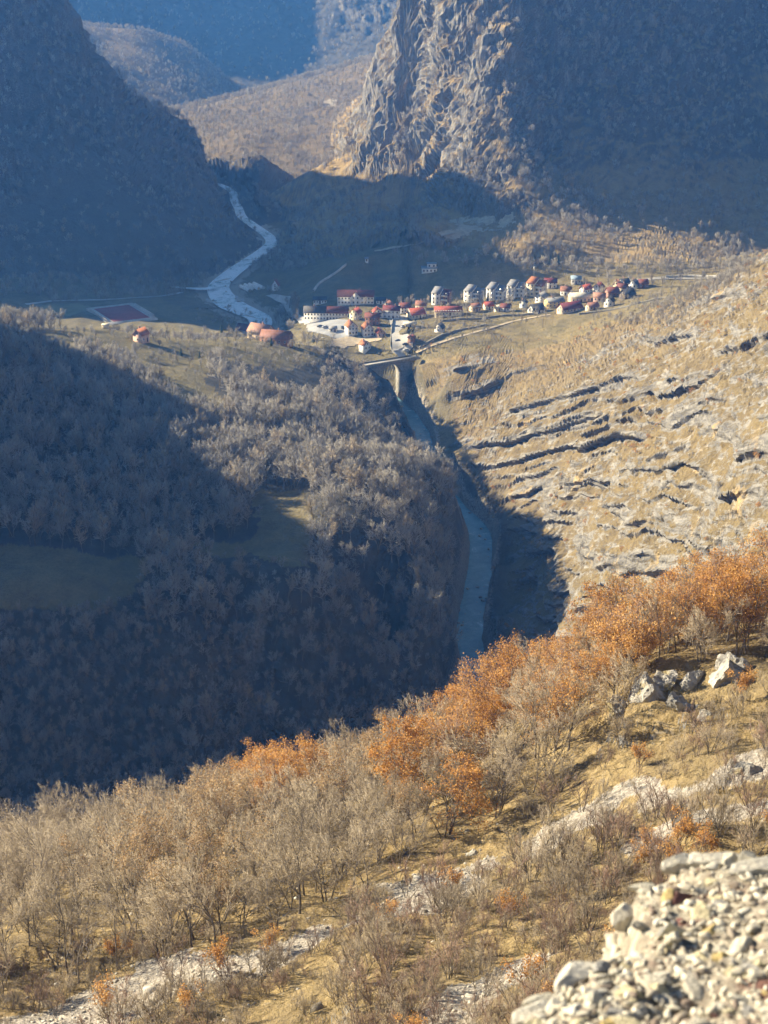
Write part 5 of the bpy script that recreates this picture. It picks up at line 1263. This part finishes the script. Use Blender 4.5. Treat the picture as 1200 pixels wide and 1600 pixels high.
# ------------------------------------------------------------------ trees standing singly in the town and on the knoll
TOWN = [(520, 540, .75, 'leafless pale poplar left of the bridge lane', 'wood'), (476, 538, .6, 'round leafless tree beside the pole on the knoll', 'wood'), (800, 484, .95, 'large leafless tree below the third apartment block', 'wood'), (730, 492, .7, 'leafless tree at the end of the long cream building', 'wood'),
        (912, 450, .8, 'leafless tree behind the broad cream roof', 'wood'), (950, 446, .95, 'broad leafless tree behind the dark red gables', 'wood'), (1020, 448, .9, 'leafless tree right of the last brick house', 'wood'), (1035, 450, .8, 'second leafless tree right of the last brick house', 'wood'), (570, 482, .7, 'leafless tree in front of the school', 'wood'), (625, 478, .7, 'leafless tree behind the tall white building', 'wood'), (645, 477, .65, 'leafless tree behind the broad red roof', 'wood'), (665, 484, .6, 'leafless tree left of the long cream building', 'wood'), (692, 486, .6, 'leafless tree in front of the leftmost apartment block', 'wood'), (712, 480, .6, 'leafless tree between the first two apartment blocks', 'wood'),
        (262, 520, .7, 'leafless tree on the knoll right of the pink house', 'wood'), (236, 528, .65, 'leafless tree beside the pink house', 'wood'), (285, 522, .55, 'low leafless tree on the knoll skyline', 'wood'), (318, 525, .6, 'leafless tree behind the knoll', 'wood'), (5, 515, .85, 'pale leafless tree at the left edge of the knoll', 'wood'), (22, 518, .7, 'second pale leafless tree at the left edge of the knoll', 'wood'), (200, 520, .5, 'leafless bush left of the pink house', 'wood'),
        (346, 520, .75, 'dark green conifer behind the knoll', 'conifer'), (424, 540, .7, 'green conifer in front of the brown roof', 'conifer'), (490, 535, .8, 'green conifer beside the town square', 'conifer'), (425, 518, .6, 'conifer at the end of the maroon roof', 'conifer'), (283, 556, .6, 'small dark conifer on the knoll slope', 'conifer'), (762, 473, 1.0, 'dark conifer between the second and third apartment blocks', 'conifer'), (312, 560, .5, 'slim conifer near the dark hut', 'conifer'),
        (835, 412, .8, 'conifer at the left end of the row at the mountain foot', 'conifer'), (848, 411, .9, 'second conifer of the row at the mountain foot', 'conifer'), (860, 412, .85, 'third conifer of the row at the mountain foot', 'conifer'), (872, 413, .9, 'fourth conifer of the row at the mountain foot', 'conifer'), (886, 414, .8, 'conifer at the right end of the row at the mountain foot', 'conifer'),
        (1070, 470, .55, 'bushy leafless tree on the meadow right of town', 'wood'), (1040, 480, .5, 'leafless bush on the meadow right of town', 'wood'), (985, 510, .45, 'leafless bush above the layered rocks', 'wood'), (1130, 455, .5, 'leafless tree on the right ridge', 'wood'), (1150, 448, .5, 'second leafless tree on the right ridge', 'wood')]
for px, py, sc, lb, kd in TOWN:
    g = ground_at(px, py, 700)
    plant(kd, 'conifer_tree' if kd == 'conifer' else 'bare_tree', g, sc, random.uniform(0, 6.28), lb, 'tree', 'trees about the town and knoll')

def town_bushes():
    def acc(X, Y, Z, K, px, py, DR):
        g = np.random.default_rng(3).random(px.shape)
        a = in_any(px, py, [[(600, 475), (1010, 440), (1010, 452), (830, 480), (700, 500), (660, 505)], [(560, 540), (610, 530), (612, 560), (560, 570)], [(400, 545), (520, 548), (560, 575), (520, 600), (430, 560)], [(640, 505), (860, 488), (860, 498), (700, 540), (650, 560)], [(60, 515), (480, 530), (480, 560), (350, 600), (200, 570)], [(300, 480), (440, 500), (440, 520), (300, 505)], [(900, 480), (1180, 440), (1180, 500), (950, 520)], [(850, 432), (1230, 408), (1230, 450), (1020, 452)]])
        return (K == 1) & a & (g < np.clip(0.55 + 0.9 * fbm2(X / 14, Y / 14, 2), 0.1, 0.95))
    p = spread_points((-220, 260), (780, 1220), 4.6, acc, 61); g = np.random.default_rng(14)
    # keep clear of the houses
    H = np.array([tuple(o.location) for o in bpy.data.objects if o.get('category') in ('house', 'building', 'school')])
    d = np.min(np.hypot(p[:, 0:1] - H[None, :, 0], p[:, 1:2] - H[None, :, 1]), 1); p = p[d > 6.0]
    dr, _ = dist_poly(p[:, 0], p[:, 1], np.column_stack([ROAD[:, :2], ROAD[:, :1]]), 20); p = p[dr > 8]
    woodland('town_bushes', p, 0.14 + 0.45 * g.random(len(p)) ** 1.6, 'wood', 'leafless garden bushes and small trees between the houses', 15)
town_bushes()

# ------------------------------------------------------------------ river
def river():
    m, nt, bs = new_mat('river_water')
    geo = N(nt, 'ShaderNodeNewGeometry'); P = geo.outputs['Position']
    at = N(nt, 'ShaderNodeAttribute', attribute_name='tint')
    n1 = noise(nt, P, 0.16, 8, 0.72, dist=0.6); n2 = noise(nt, P, 0.8, 6, 0.7)
    ad = nt.nodes.new('ShaderNodeMath'); ad.operation = 'ADD'; L(nt, n1, ad.inputs[0]); 
    mu = nt.nodes.new('ShaderNodeMath'); mu.operation = 'MULTIPLY_ADD'; L(nt, n2, mu.inputs[0]); mu.inputs[1].default_value = 0.5; L(nt, at.outputs['Fac'], mu.inputs[2]); L(nt, mu.outputs[0], ad.inputs[1])
    foam = maprange(nt, ad.outputs[0], 1.02, 1.25)
    c = mixc(nt, foam, ramp(nt, n1, [(0.35, (0.06, 0.19, 0.22)), (0.65, (0.20, 0.37, 0.41))]), (0.75, 0.80, 0.82))
    L(nt, c, bs.inputs['Base Color']); L(nt, maprange(nt, foam, 0, 1, 0.12, 0.6), bs.inputs['Roughness']); bs.inputs['Specular IOR Level'].default_value = 0.5
    bp = N(nt, 'ShaderNodeBump'); bp.inputs['Strength'].default_value = 0.7; bp.inputs['Distance'].default_value = 0.6; L(nt, ad.outputs[0], bp.inputs['Height']); L(nt, bp.outputs[0], bs.inputs['Normal'])
    P2 = catmull(RIVS[::3], 5); cross = 9; V, Fc, tn = [], [], []
    t = np.gradient(P2[:, :2], axis=0); t /= np.linalg.norm(t, axis=1)[:, None] + 1e-9; nn = np.stack([t[:, 1], -t[:, 0]], 1)
    for i in range(len(P2)):
        w = P2[i, 3] * 1.08
        foam_sheen_amt = 0.14 + 0.33 * float(P2[i, 1] > 1110) + 0.06 * math.sin(i * .7)  # rapid foam, plus extra white upstream painting the sky's reflection
        for k in range(cross):
            o = (k / (cross - 1) * 2 - 1) * w; V.append((P2[i, 0] + nn[i, 0] * o, P2[i, 1] + nn[i, 1] * o, P2[i, 2] - .1)); tn.append(foam_sheen_amt)
    for i in range(len(P2) - 1):
        for k in range(cross - 1): a = i * cross + k; Fc.append((a, a + 1, a + cross + 1, a + cross))
    o = mesh_obj('river', mesh_from('river', V, Fc, [m], smooth=True, tint=tn)); tag(o, kind='structure')
    # side channel and gravel bars where the valley opens
    Pb = catmull(np.array([at_z(338, 450, -15.6), at_z(315, 451, -15.6), at_z(290, 450, -15.5), at_z(268, 448, -15.4)]), 6); V, Fc = [], []
    for i, p in enumerate(Pb):
        for k in (-1, 0, 1): V.append((p[0] + .2 * k, p[1] + k * (4.5 - 3 * i / len(Pb)), p[2]))
    for i in range(len(Pb) - 1):
        for k in range(2): a = i * 3 + k; Fc.append((a, a + 3, a + 4, a + 1))
    o = mesh_obj('river_branch', mesh_from('river_branch', V, Fc, [m], smooth=True, tint=[.5] * len(V))); tag(o, kind='structure')
    gm = plain('river_gravel', (0.46, 0.44, 0.40), 0.95, 0.35, 0.5)
    for (px, py, a, b, rz) in [(372, 462, 11, 3.2, 1.9), (398, 432, 10, 2.6, .9), (330, 466, 9, 2.8, 2.2), (405, 372, 8, 2.2, 2.0), (388, 486, 9, 2.4, 2.4), (350, 436, 10, 2.5, .8)]:
        c = at_z(px, py, -15.2 if py > 400 else -12.2); zz = float(np.interp(c[1], RIVS[::-1][np.argsort(RIVS[::-1][:, 1])][:, 1], RIVS[::-1][np.argsort(RIVS[::-1][:, 1])][:, 2]))
        V, Fc = [(0, 0, .5)], []
        for k in range(20): th = 6.283 * k / 20; r_ = 1 + .3 * math.sin(3 * th + px) + .15 * math.sin(7 * th); V.append((a * r_ * math.cos(th), b * r_ * math.sin(th), -.4))
        for k in range(20): Fc.append((0, 1 + k, 1 + (k + 1) % 20))
        o = mesh_obj('gravel_bar', mesh_from('gravel_bar', V, Fc, [gm])); o.location = (c[0], c[1], zz); o.rotation_euler = (0, 0, rz); tag(o, kind='structure')
river()
def rock_mesh(seed, sub=2, rough=0.35, mats=(), squash=(1, 1, .7), cuts=9, low=.55, crag=0.0):
    import bmesh
    bm = bmesh.new(); bmesh.ops.create_icosphere(bm, subdivisions=sub, radius=1.0)
    g = np.random.default_rng(seed); V = np.array([v.co[:] for v in bm.verts])
    # cut flat facets: broken limestone
    for k in range(cuts):
        n = g.normal(size=3); n /= np.linalg.norm(n); h = g.uniform(low, 0.88); dd = V @ n; V = V - np.clip(dd - h, 0, None)[:, None] * n
    V = V * (1 + rough * .35 * noise3(V[:, 0] * 1.7 + seed, V[:, 1] * 1.7, V[:, 2] * 1.7)[:, None]) * np.array(squash) * g.uniform(.75, 1.25, 3)
    if crag: V = V * (1 + crag * (ridged3(V[:, 0] * 2.1 + seed, V[:, 1] * 2.1, V[:, 2] * 2.1, 4, .6) - .5))[:, None]
    for v, c in zip(bm.verts, V): v.co = c
    me = bpy.data.meshes.new('stone'); bm.to_mesh(me); bm.free()
    for m in mats: me.materials.append(m)
    return me
def stones_object(name, pts, sizes, meshes, mats, label, seed):
    """many loose stones that nobody would count: one joined mesh"""
    g = np.random.default_rng(seed); VV, FF, b, mi = [], [], 0, []
    base = []
    for me in meshes:
        V = np.array([v.co[:] for v in me.vertices]); Fc = np.array([list(p.vertices) for p in me.polygons]); base.append((V, Fc))
    tn = []
    for p, s in zip(pts, sizes):
        V, Fc = base[g.integers(len(base))]; a, c = g.random() * 6.283, g.normal() * .55
        ca, sa = math.cos(a), math.sin(a); R1 = np.array([[ca, -sa, 0], [sa, ca, 0], [0, 0, 1]]); R2 = np.array([[1, 0, 0], [0, math.cos(c), -math.sin(c)], [0, math.sin(c), math.cos(c)]])
        VV.append((V * s) @ (R1 @ R2).T + p); FF.append(Fc + b); b += len(V); tn += [g.random()] * len(V)
    V = np.concatenate(VV); Fc = np.concatenate(FF)
    o = mesh_obj(name, mesh_from(name, V, Fc.tolist(), mats, tint=tn)); tag(o, label, kind='stuff'); return o
M_LIME, _nt, _bs = new_mat('loose_limestone')
_at = N(_nt, 'ShaderNodeAttribute', attribute_name='tint'); _geo = N(_nt, 'ShaderNodeNewGeometry')
_c = ramp(_nt, _at.outputs['Fac'], [(0, (0.20, 0.18, 0.15)), (0.35, (0.36, 0.33, 0.275)), (0.7, (0.52, 0.48, 0.40)), (1, (0.62, 0.58, 0.50))])
L(_nt, mixc(_nt, 0.5, _c, ramp(_nt, noise(_nt, _geo.outputs['Position'], 5, 5, .65), [(0.3, (0.3, 0.28, 0.24)), (0.7, (0.95, 0.9, 0.82))]), 'MULTIPLY'), _bs.inputs['Base Color'])
LOW_ROCKS = [rock_mesh(i, 1) for i in range(6)]
def river_stones():
    g = np.random.default_rng(8); P, S = [], []
    for i in range(170):
        k = g.integers(40, len(RIVS) - 8); q = RIVS[k]; o = g.uniform(-1.15, 1.15) * q[3]
        if abs(o) < q[3] * .45 and g.random() < .6: continue
        P.append((q[0] + o, q[1] + g.uniform(-8, 8), q[2] - .1)); S.append(0.35 + 1.3 * g.random() ** 2)
    stones_object('river_boulders', P, S, LOW_ROCKS, [M_LIME], 'pale boulders lying in the gorge river', 4)
river_stones()

# ------------------------------------------------------------------ loose stone and grass on the near slope
def near_scatter():
    g = np.random.default_rng(12)
    px = T['px']; py = T['py']; a = (T['K'] == 0) & (px > -40) & (px < 1240) & (py < 1660) & (py > 950)
    V = T['V']; cell = np.linalg.norm(np.cross(np.gradient(V, axis=0), np.gradient(V, axis=1)), axis=-1)
    sc = np.clip(T['scree'], 0, 1)
    m = a & (g.random(px.shape) < cell * np.where(sc > .6, 2.2, 0.22))
    P = V[m] + np.array([0, 0, -.02]); S = 0.07 + 0.22 * g.random(len(P)) ** 3
    S = np.where(g.random(len(P)) < .02, S * 3, S)
    stones_object('scree_stones', P[:16000], S[:16000], LOW_ROCKS[:3], [M_LIME], 'loose pale limestone scree on the near slope', 6)
    # dry grass tufts
    m = a & (py > 1040) & (g.random(px.shape) < cell * np.where(sc > .6, 0.25, 1.5) * np.clip(0.6 + fbm2(V[..., 0] / 5, V[..., 1] / 5, 2), .05, 1.5))
    P = V[m]; W, Fc, tn = [], [], []
    blades = 6
    n = len(P); c = np.repeat(P, blades, 0); k = len(c)
    an = g.random(k) * 6.283; ln = g.uniform(.18, .5, k); le = g.uniform(.3, 1.0, k); o = np.stack([np.cos(an), np.sin(an), np.zeros(k)], 1); w = np.stack([-np.sin(an), np.cos(an), np.zeros(k)], 1) * .022
    c = c + o * g.uniform(0, .18, k)[:, None]
    tip = c + o * (ln * le)[:, None] + np.array([0, 0, 1]) * (ln * (1.1 - .6 * le))[:, None]
    Vv = np.stack([c - w, c + w, tip], 1).reshape(-1, 3); Ff = np.arange(len(Vv)).reshape(-1, 3)
    me = mesh_from('dry_grass', Vv, Ff.tolist(), [M_GRASS], tint=np.repeat(np.repeat(g.random(n), blades), 3) * .7 + .15)
    o = mesh_obj('dry_grass', me); tag(o, 'dry straw coloured grass tufts on the near slope', kind='stuff')
    print('grass', n, 'stones', len(P))
M_GRASS = leaf_material('dry_grass', [(0.0, (0.18, 0.12, 0.05)), (0.4, (0.33, 0.25, 0.11)), (0.7, (0.45, 0.36, 0.17)), (1.0, (0.52, 0.44, 0.24))], 0.3)
near_scatter()
# crag beside the orange oaks: limestone blocks
def crag():
    mat, nt, bs = new_mat('crag_limestone'); geo = N(nt, 'ShaderNodeNewGeometry'); P = geo.outputs['Position']
    c = ramp(nt, noise(nt, P, 0.9, 8, .7), [(0.28, (0.13, 0.12, 0.10)), (0.45, (0.32, 0.30, 0.26)), (0.62, (0.46, 0.43, 0.37)), (0.8, (0.58, 0.55, 0.48))])
    L(nt, mixc(nt, maprange(nt, noise(nt, P, .5, 4), .55, .65), c, (0.33, 0.27, 0.14)), bs.inputs['Base Color'])
    bp = N(nt, 'ShaderNodeBump'); bp.inputs['Strength'].default_value = 1.0; bp.inputs['Distance'].default_value = .25; L(nt, noise(nt, P, 2.2, 8, .7), bp.inputs['Height']); L(nt, bp.outputs[0], bs.inputs['Normal'])
    ms = [rock_mesh(40 + i, 4, 0.8, [mat], (1, 1, .9), 12, .45, 0.16) for i in range(4)]
    spots = [(1015, 1092, 2.6, 'tall grey crag block under the orange oaks'), (1040, 1075, 1.6, 'grey block wedged right of the tall crag'), (1085, 1062, 1.7, 'lichen grey boulder between crag and right edge'), (1130, 1058, 2.3, 'big grey boulder near the right edge under the oaks'), (1155, 1042, 2.0, 'pale boulder beside the big grey one at the right edge'), (1060, 1105, 1.3, 'small block at the foot of the crag'), (1165, 1205, 1.3, 'flat pale boulder on the grassy slope at right'), (1100, 1120, .9, 'low boulder in the dry grass below the crag'), (740, 1335, .9, 'small rock at the foot of the oak clump by the scree'), (965, 1110, 1.2, 'rock at the left foot of the crag')]
    for i, (px, py, s, lb) in enumerate(spots):
        g = ground_at(px, py, 50); o = mesh_obj('boulder', ms[i % 4]); o.location = (g[0], g[1], g[2] - s * .15); o.scale = (s, s * .9, s * (1.0 if i else 1.2)); o.rotation_euler = (0, 0, random.uniform(0, 6.28)); tag(o, lb, 'boulder')
crag()

# ------------------------------------------------------------------ rubble bank right in front of the camera
def rubble_bank():
    D0 = 6.2                                        # metres to the bank's far lip
    edge_px = [(1300, 1352), (1200, 1352), (1120, 1350), (1075, 1350), (1042, 1345), (1038, 1385), (1010, 1392), (978, 1400), (972, 1420), (984, 1440), (978, 1470), (985, 1487), (950, 1492), (935, 1512), (905, 1520), (880, 1545), (835, 1560), (833, 1582), (800, 1605), (760, 1640), (740, 1700)]
    # the bank's top is a plane that falls away from the camera and to the left
    p0 = np.array(at_y(1100, 1352, 5.3)); nrm = np.array([-0.16, 0.30, 0.94]); nrm /= np.linalg.norm(nrm)
    def on_top(px, py):
        d = ray(px, py); c = np.array([0, 0, CAM_Z]); t = ((p0 - c) @ nrm) / (d @ nrm); return c + d * t
    E = np.array([on_top(*p) for p in edge_px])
    xs = np.arange(E[:, 0].min() - 1.2, 5.2, 0.03); ys = np.arange(1.2, 8.2, 0.03)
    X, Y = np.meshgrid(xs, ys)
    Zt = p0[2] - (nrm[0] * (X - p0[0]) + nrm[1] * (Y - p0[1])) / nrm[2]
    poly = [tuple(e[:2]) for e in E] + [(E[-1, 0], 0.0), (7.0, 0.0), (7.0, E[0, 1])]
    ins = in_poly(X, Y, poly)
    d, _ = dist_poly(X, Y, np.column_stack([E[:, :2], np.zeros(len(E))]), 3.0)
    d = np.clip(np.where(ins, -d, d), -3, 2.5)
    rough = 0.035 * fbm2(X / .25, Y / .25, 4) + 0.05 * noise2(X / .7, Y / .7)
    Z = Zt + rough - np.clip(d + 0.04, 0, None) * 2.6 + 0.12 * fbm2(X / .3 + 9, Y / .3, 3) * (d > 0)
    # a shallow hollow in the bank
    hc = on_top(1085, 1560); Z = Z - 0.07 * np.exp(-(((X - hc[0]) / .16) ** 2 + ((Y - hc[1]) / .12) ** 2))
    nc = X.shape; idx = np.arange(X.size).reshape(nc); q = np.stack([idx[:-1, :-1], idx[:-1, 1:], idx[1:, 1:], idx[1:, :-1]], -1).reshape(-1, 4)
    earth, nt, bs = new_mat('rubble_earth'); geo = N(nt, 'ShaderNodeNewGeometry'); P = geo.outputs['Position']
    c = ramp(nt, noise(nt, P, 14, 8, .7), [(0.3, (0.13, 0.10, 0.075)), (0.48, (0.32, 0.27, 0.20)), (0.62, (0.50, 0.45, 0.34)), (0.8, (0.62, 0.57, 0.46))])
    c = mixc(nt, maprange(nt, noise(nt, P, 3.5, 4), .58, .68), c, (0.17, 0.09, 0.07)); L(nt, c, bs.inputs['Base Color'])
    bp = N(nt, 'ShaderNodeBump'); bp.inputs['Strength'].default_value = 1.0; bp.inputs['Distance'].default_value = .03; L(nt, noise(nt, P, 22, 6, .7), bp.inputs['Height']); L(nt, bp.outputs[0], bs.inputs['Normal'])
    root = empty('rubble_bank', (2.0, 3.0, Z.min()), 0, 'bank of pale broken limestone rubble blurred in the bottom right corner', 'rubble bank')
    off = np.array(root.location)
    mesh_obj('earth_core', mesh_from('earth_core', np.stack([X, Y, Z], -1).reshape(-1, 3) - off, q.tolist(), [earth], smooth=True), root)
    cols = [(0.58, 0.53, 0.41), (0.48, 0.44, 0.35), (0.62, 0.54, 0.34), (0.56, 0.43, 0.19), (0.36, 0.34, 0.30), (0.24, 0.12, 0.10), (0.63, 0.58, 0.47)]
    mats = []
    for i, cc in enumerate(cols):
        m, nt, bs = new_mat('rubble_stone'); tc = N(nt, 'ShaderNodeTexCoord'); oi = N(nt, 'ShaderNodeObjectInfo')
        n = noise(nt, tc.outputs['Object'], 1.8, 7, .65); L(nt, ramp(nt, n, [(0.3, tuple(q_ * .55 for q_ in cc)), (0.55, cc), (0.75, tuple(min(1, q_ * 1.12) for q_ in cc))]), bs.inputs['Base Color'])
        bp = N(nt, 'ShaderNodeBump'); bp.inputs['Strength'].default_value = .6; bp.inputs['Distance'].default_value = .1; L(nt, n, bp.inputs['Height']); L(nt, bp.outputs[0], bs.inputs['Normal']); mats.append(m)
    shapes = [rock_mesh(70 + i, 3, 0.12, [], (1.3, .85, .65), 11, .3, 0.03) for i in range(6)]
    vis = []
    for sh in shapes:
        for m in mats:
            c_ = sh.copy(); c_.materials.append(m); vis.append(c_)
    g = np.random.default_rng(31)
    def zat(x, y):
        i = int(np.clip((y - ys[0]) / .03, 0, len(ys) - 1)); j = int(np.clip((x - xs[0]) / .03, 0, len(xs) - 1)); return Z[i, j]
    wts = np.array([.33, .22, .16, .04, .13, .02, .10]); made = 0
    def stone(x, y, s, k=None):
        s *= 0.75
        me = vis[int(g.integers(6)) * 7 + int(g.choice(7, p=wts) if k is None else k)]
        o = mesh_obj('stone', me, root); o.location = Vector((x, y, zat(x, y) + s * .08)) - Vector(off); o.scale = (s,) * 3; o.rotation_euler = tuple(g.normal(size=3) * (.35, .35, 3))
    # blocks along the lip
    for (px, py, s, k) in [(1062, 1362, .085, 0), (1050, 1375, .06, 4), (1100, 1360, .09, 6), (1140, 1362, .085, 0), (1180, 1362, .09, 1), (1030, 1395, .055, 0), (1000, 1400, .05, 1), (985, 1415, .07, 6), (982, 1440, .065, 0), (985, 1470, .065, 6), (1045, 1420, .05, 3), (1050, 1470, .09, 2), (960, 1495, .06, 0), (935, 1515, .05, 0), (910, 1525, .07, 6), (890, 1545, .06, 6), (850, 1562, .08, 0), (870, 1580, .07, 6), (845, 1590, .07, 1), (1090, 1445, .08, 2), (1130, 1440, .07, 0), (1120, 1420, .05, 4), (1035, 1530, .07, 6), (1110, 1465, .07, 3), (1080, 1535, .08, 1), (1150, 1400, .07, 4), (1165, 1480, .09, 0), (1060, 1500, .06, 6), (940, 1560, .07, 4), (1130, 1500, .05, 3), (980, 1560, .06, 2)]:
        p = on_top(px, py); stone(p[0], p[1], s, k); made += 1
    slab = rock_mesh(81, 3, 0.05, [mats[6]], (1, 1, 1), 9, .34, 0.03)
    for (px, py, sx, sy, sz, rz) in [(1068, 1362, .075, .06, .06, .3), (1128, 1362, .11, .07, .05, -.1), (1205, 1366, .13, .08, .055, .1), (985, 1425, .06, .07, .08, .6), (905, 1532, .09, .07, .06, .9), (848, 1580, .08, .08, .06, .2)]:
        p = on_top(px, py); o = mesh_obj('stone', slab, root); o.location = Vector((p[0], p[1], zat(p[0], p[1]) + sz * .45)) - Vector(off); o.scale = (sx, sy, sz); o.rotation_euler = (0.05, -.05, rz); made += 1
    while made < 300:
        px, py = g.uniform(800, 1230), g.uniform(1350, 1640); p = on_top(px, py)
        if not in_poly(np.array(p[0]), np.array(p[1]), poly): continue
        stone(p[0], p[1], 0.016 + 0.05 * g.random() ** 2); made += 1
    P, S = [], []
    while len(P) < 6500:
        px, py = g.uniform(720, 1330), g.uniform(1330, 1760); p = on_top(px, py) + np.array([g.normal() * .03, g.normal() * .03, 0])
        P.append((p[0], p[1], zat(p[0], p[1]) + .004)); S.append(.005 + .024 * g.random() ** 3)
    side = np.argwhere((d > 0.0) & (d < 0.6) & (X < 2.0)); side = side[g.choice(len(side), 1800)]
    for i, j in side: P.append((X[i, j], Y[i, j], Z[i, j] + .004)); S.append(.01 + .045 * g.random() ** 2)
    o = stones_object('small_rubble', np.array(P) - off, S, [rock_mesh(90 + i, 2, 0.15, [], (1.3, .8, .6), 14, .35) for i in range(5)], [M_LIME2], None, 9); o.parent = root
    # cleanup of unused
    for m in vis:
        if m.users == 0: bpy.data.meshes.remove(m)
M_LIME2, _nt, _bs = new_mat('rubble_chips'); _at = N(_nt, 'ShaderNodeAttribute', attribute_name='tint')
L(_nt, ramp(_nt, _at.outputs['Fac'], [(0.05, (0.22, 0.17, 0.13)), (0.3, (0.40, 0.355, 0.27)), (0.7, (0.54, 0.48, 0.355)), (0.95, (0.62, 0.58, 0.47))]), _bs.inputs['Base Color'])
rubble_bank()

# ------------------------------------------------------------------ haze
def build_haze():
    import bmesh
    bm = bmesh.new(); bmesh.ops.create_cube(bm, size=1.0)
    me = bpy.data.meshes.new('haze'); bm.to_mesh(me); bm.free()
    o = bpy.data.objects.new('haze', me); col.objects.link(o)
    o.location = (0, 2200, 190); o.scale = (11000, 7000, 720); o['kind'] = 'stuff'
    m = bpy.data.materials.new('haze'); m.use_nodes = True; nt = m.node_tree
    nt.nodes.remove(nt.nodes['Principled BSDF'])
    v = nt.nodes.new('ShaderNodeVolumePrincipled')
    v.inputs['Color'].default_value = (0.10, 0.34, 1.0, 1); v.inputs['Absorption Color'].default_value = (1, 1, 1, 1); v.inputs['Density'].default_value = 0.00013; v.inputs['Anisotropy'].default_value = 0.2
    nt.links.new(v.outputs[0], nt.nodes['Material Output'].inputs['Volume'])
    me.materials.append(m)
    o['label'] = 'pale blue haze filling the valley air'
build_haze()
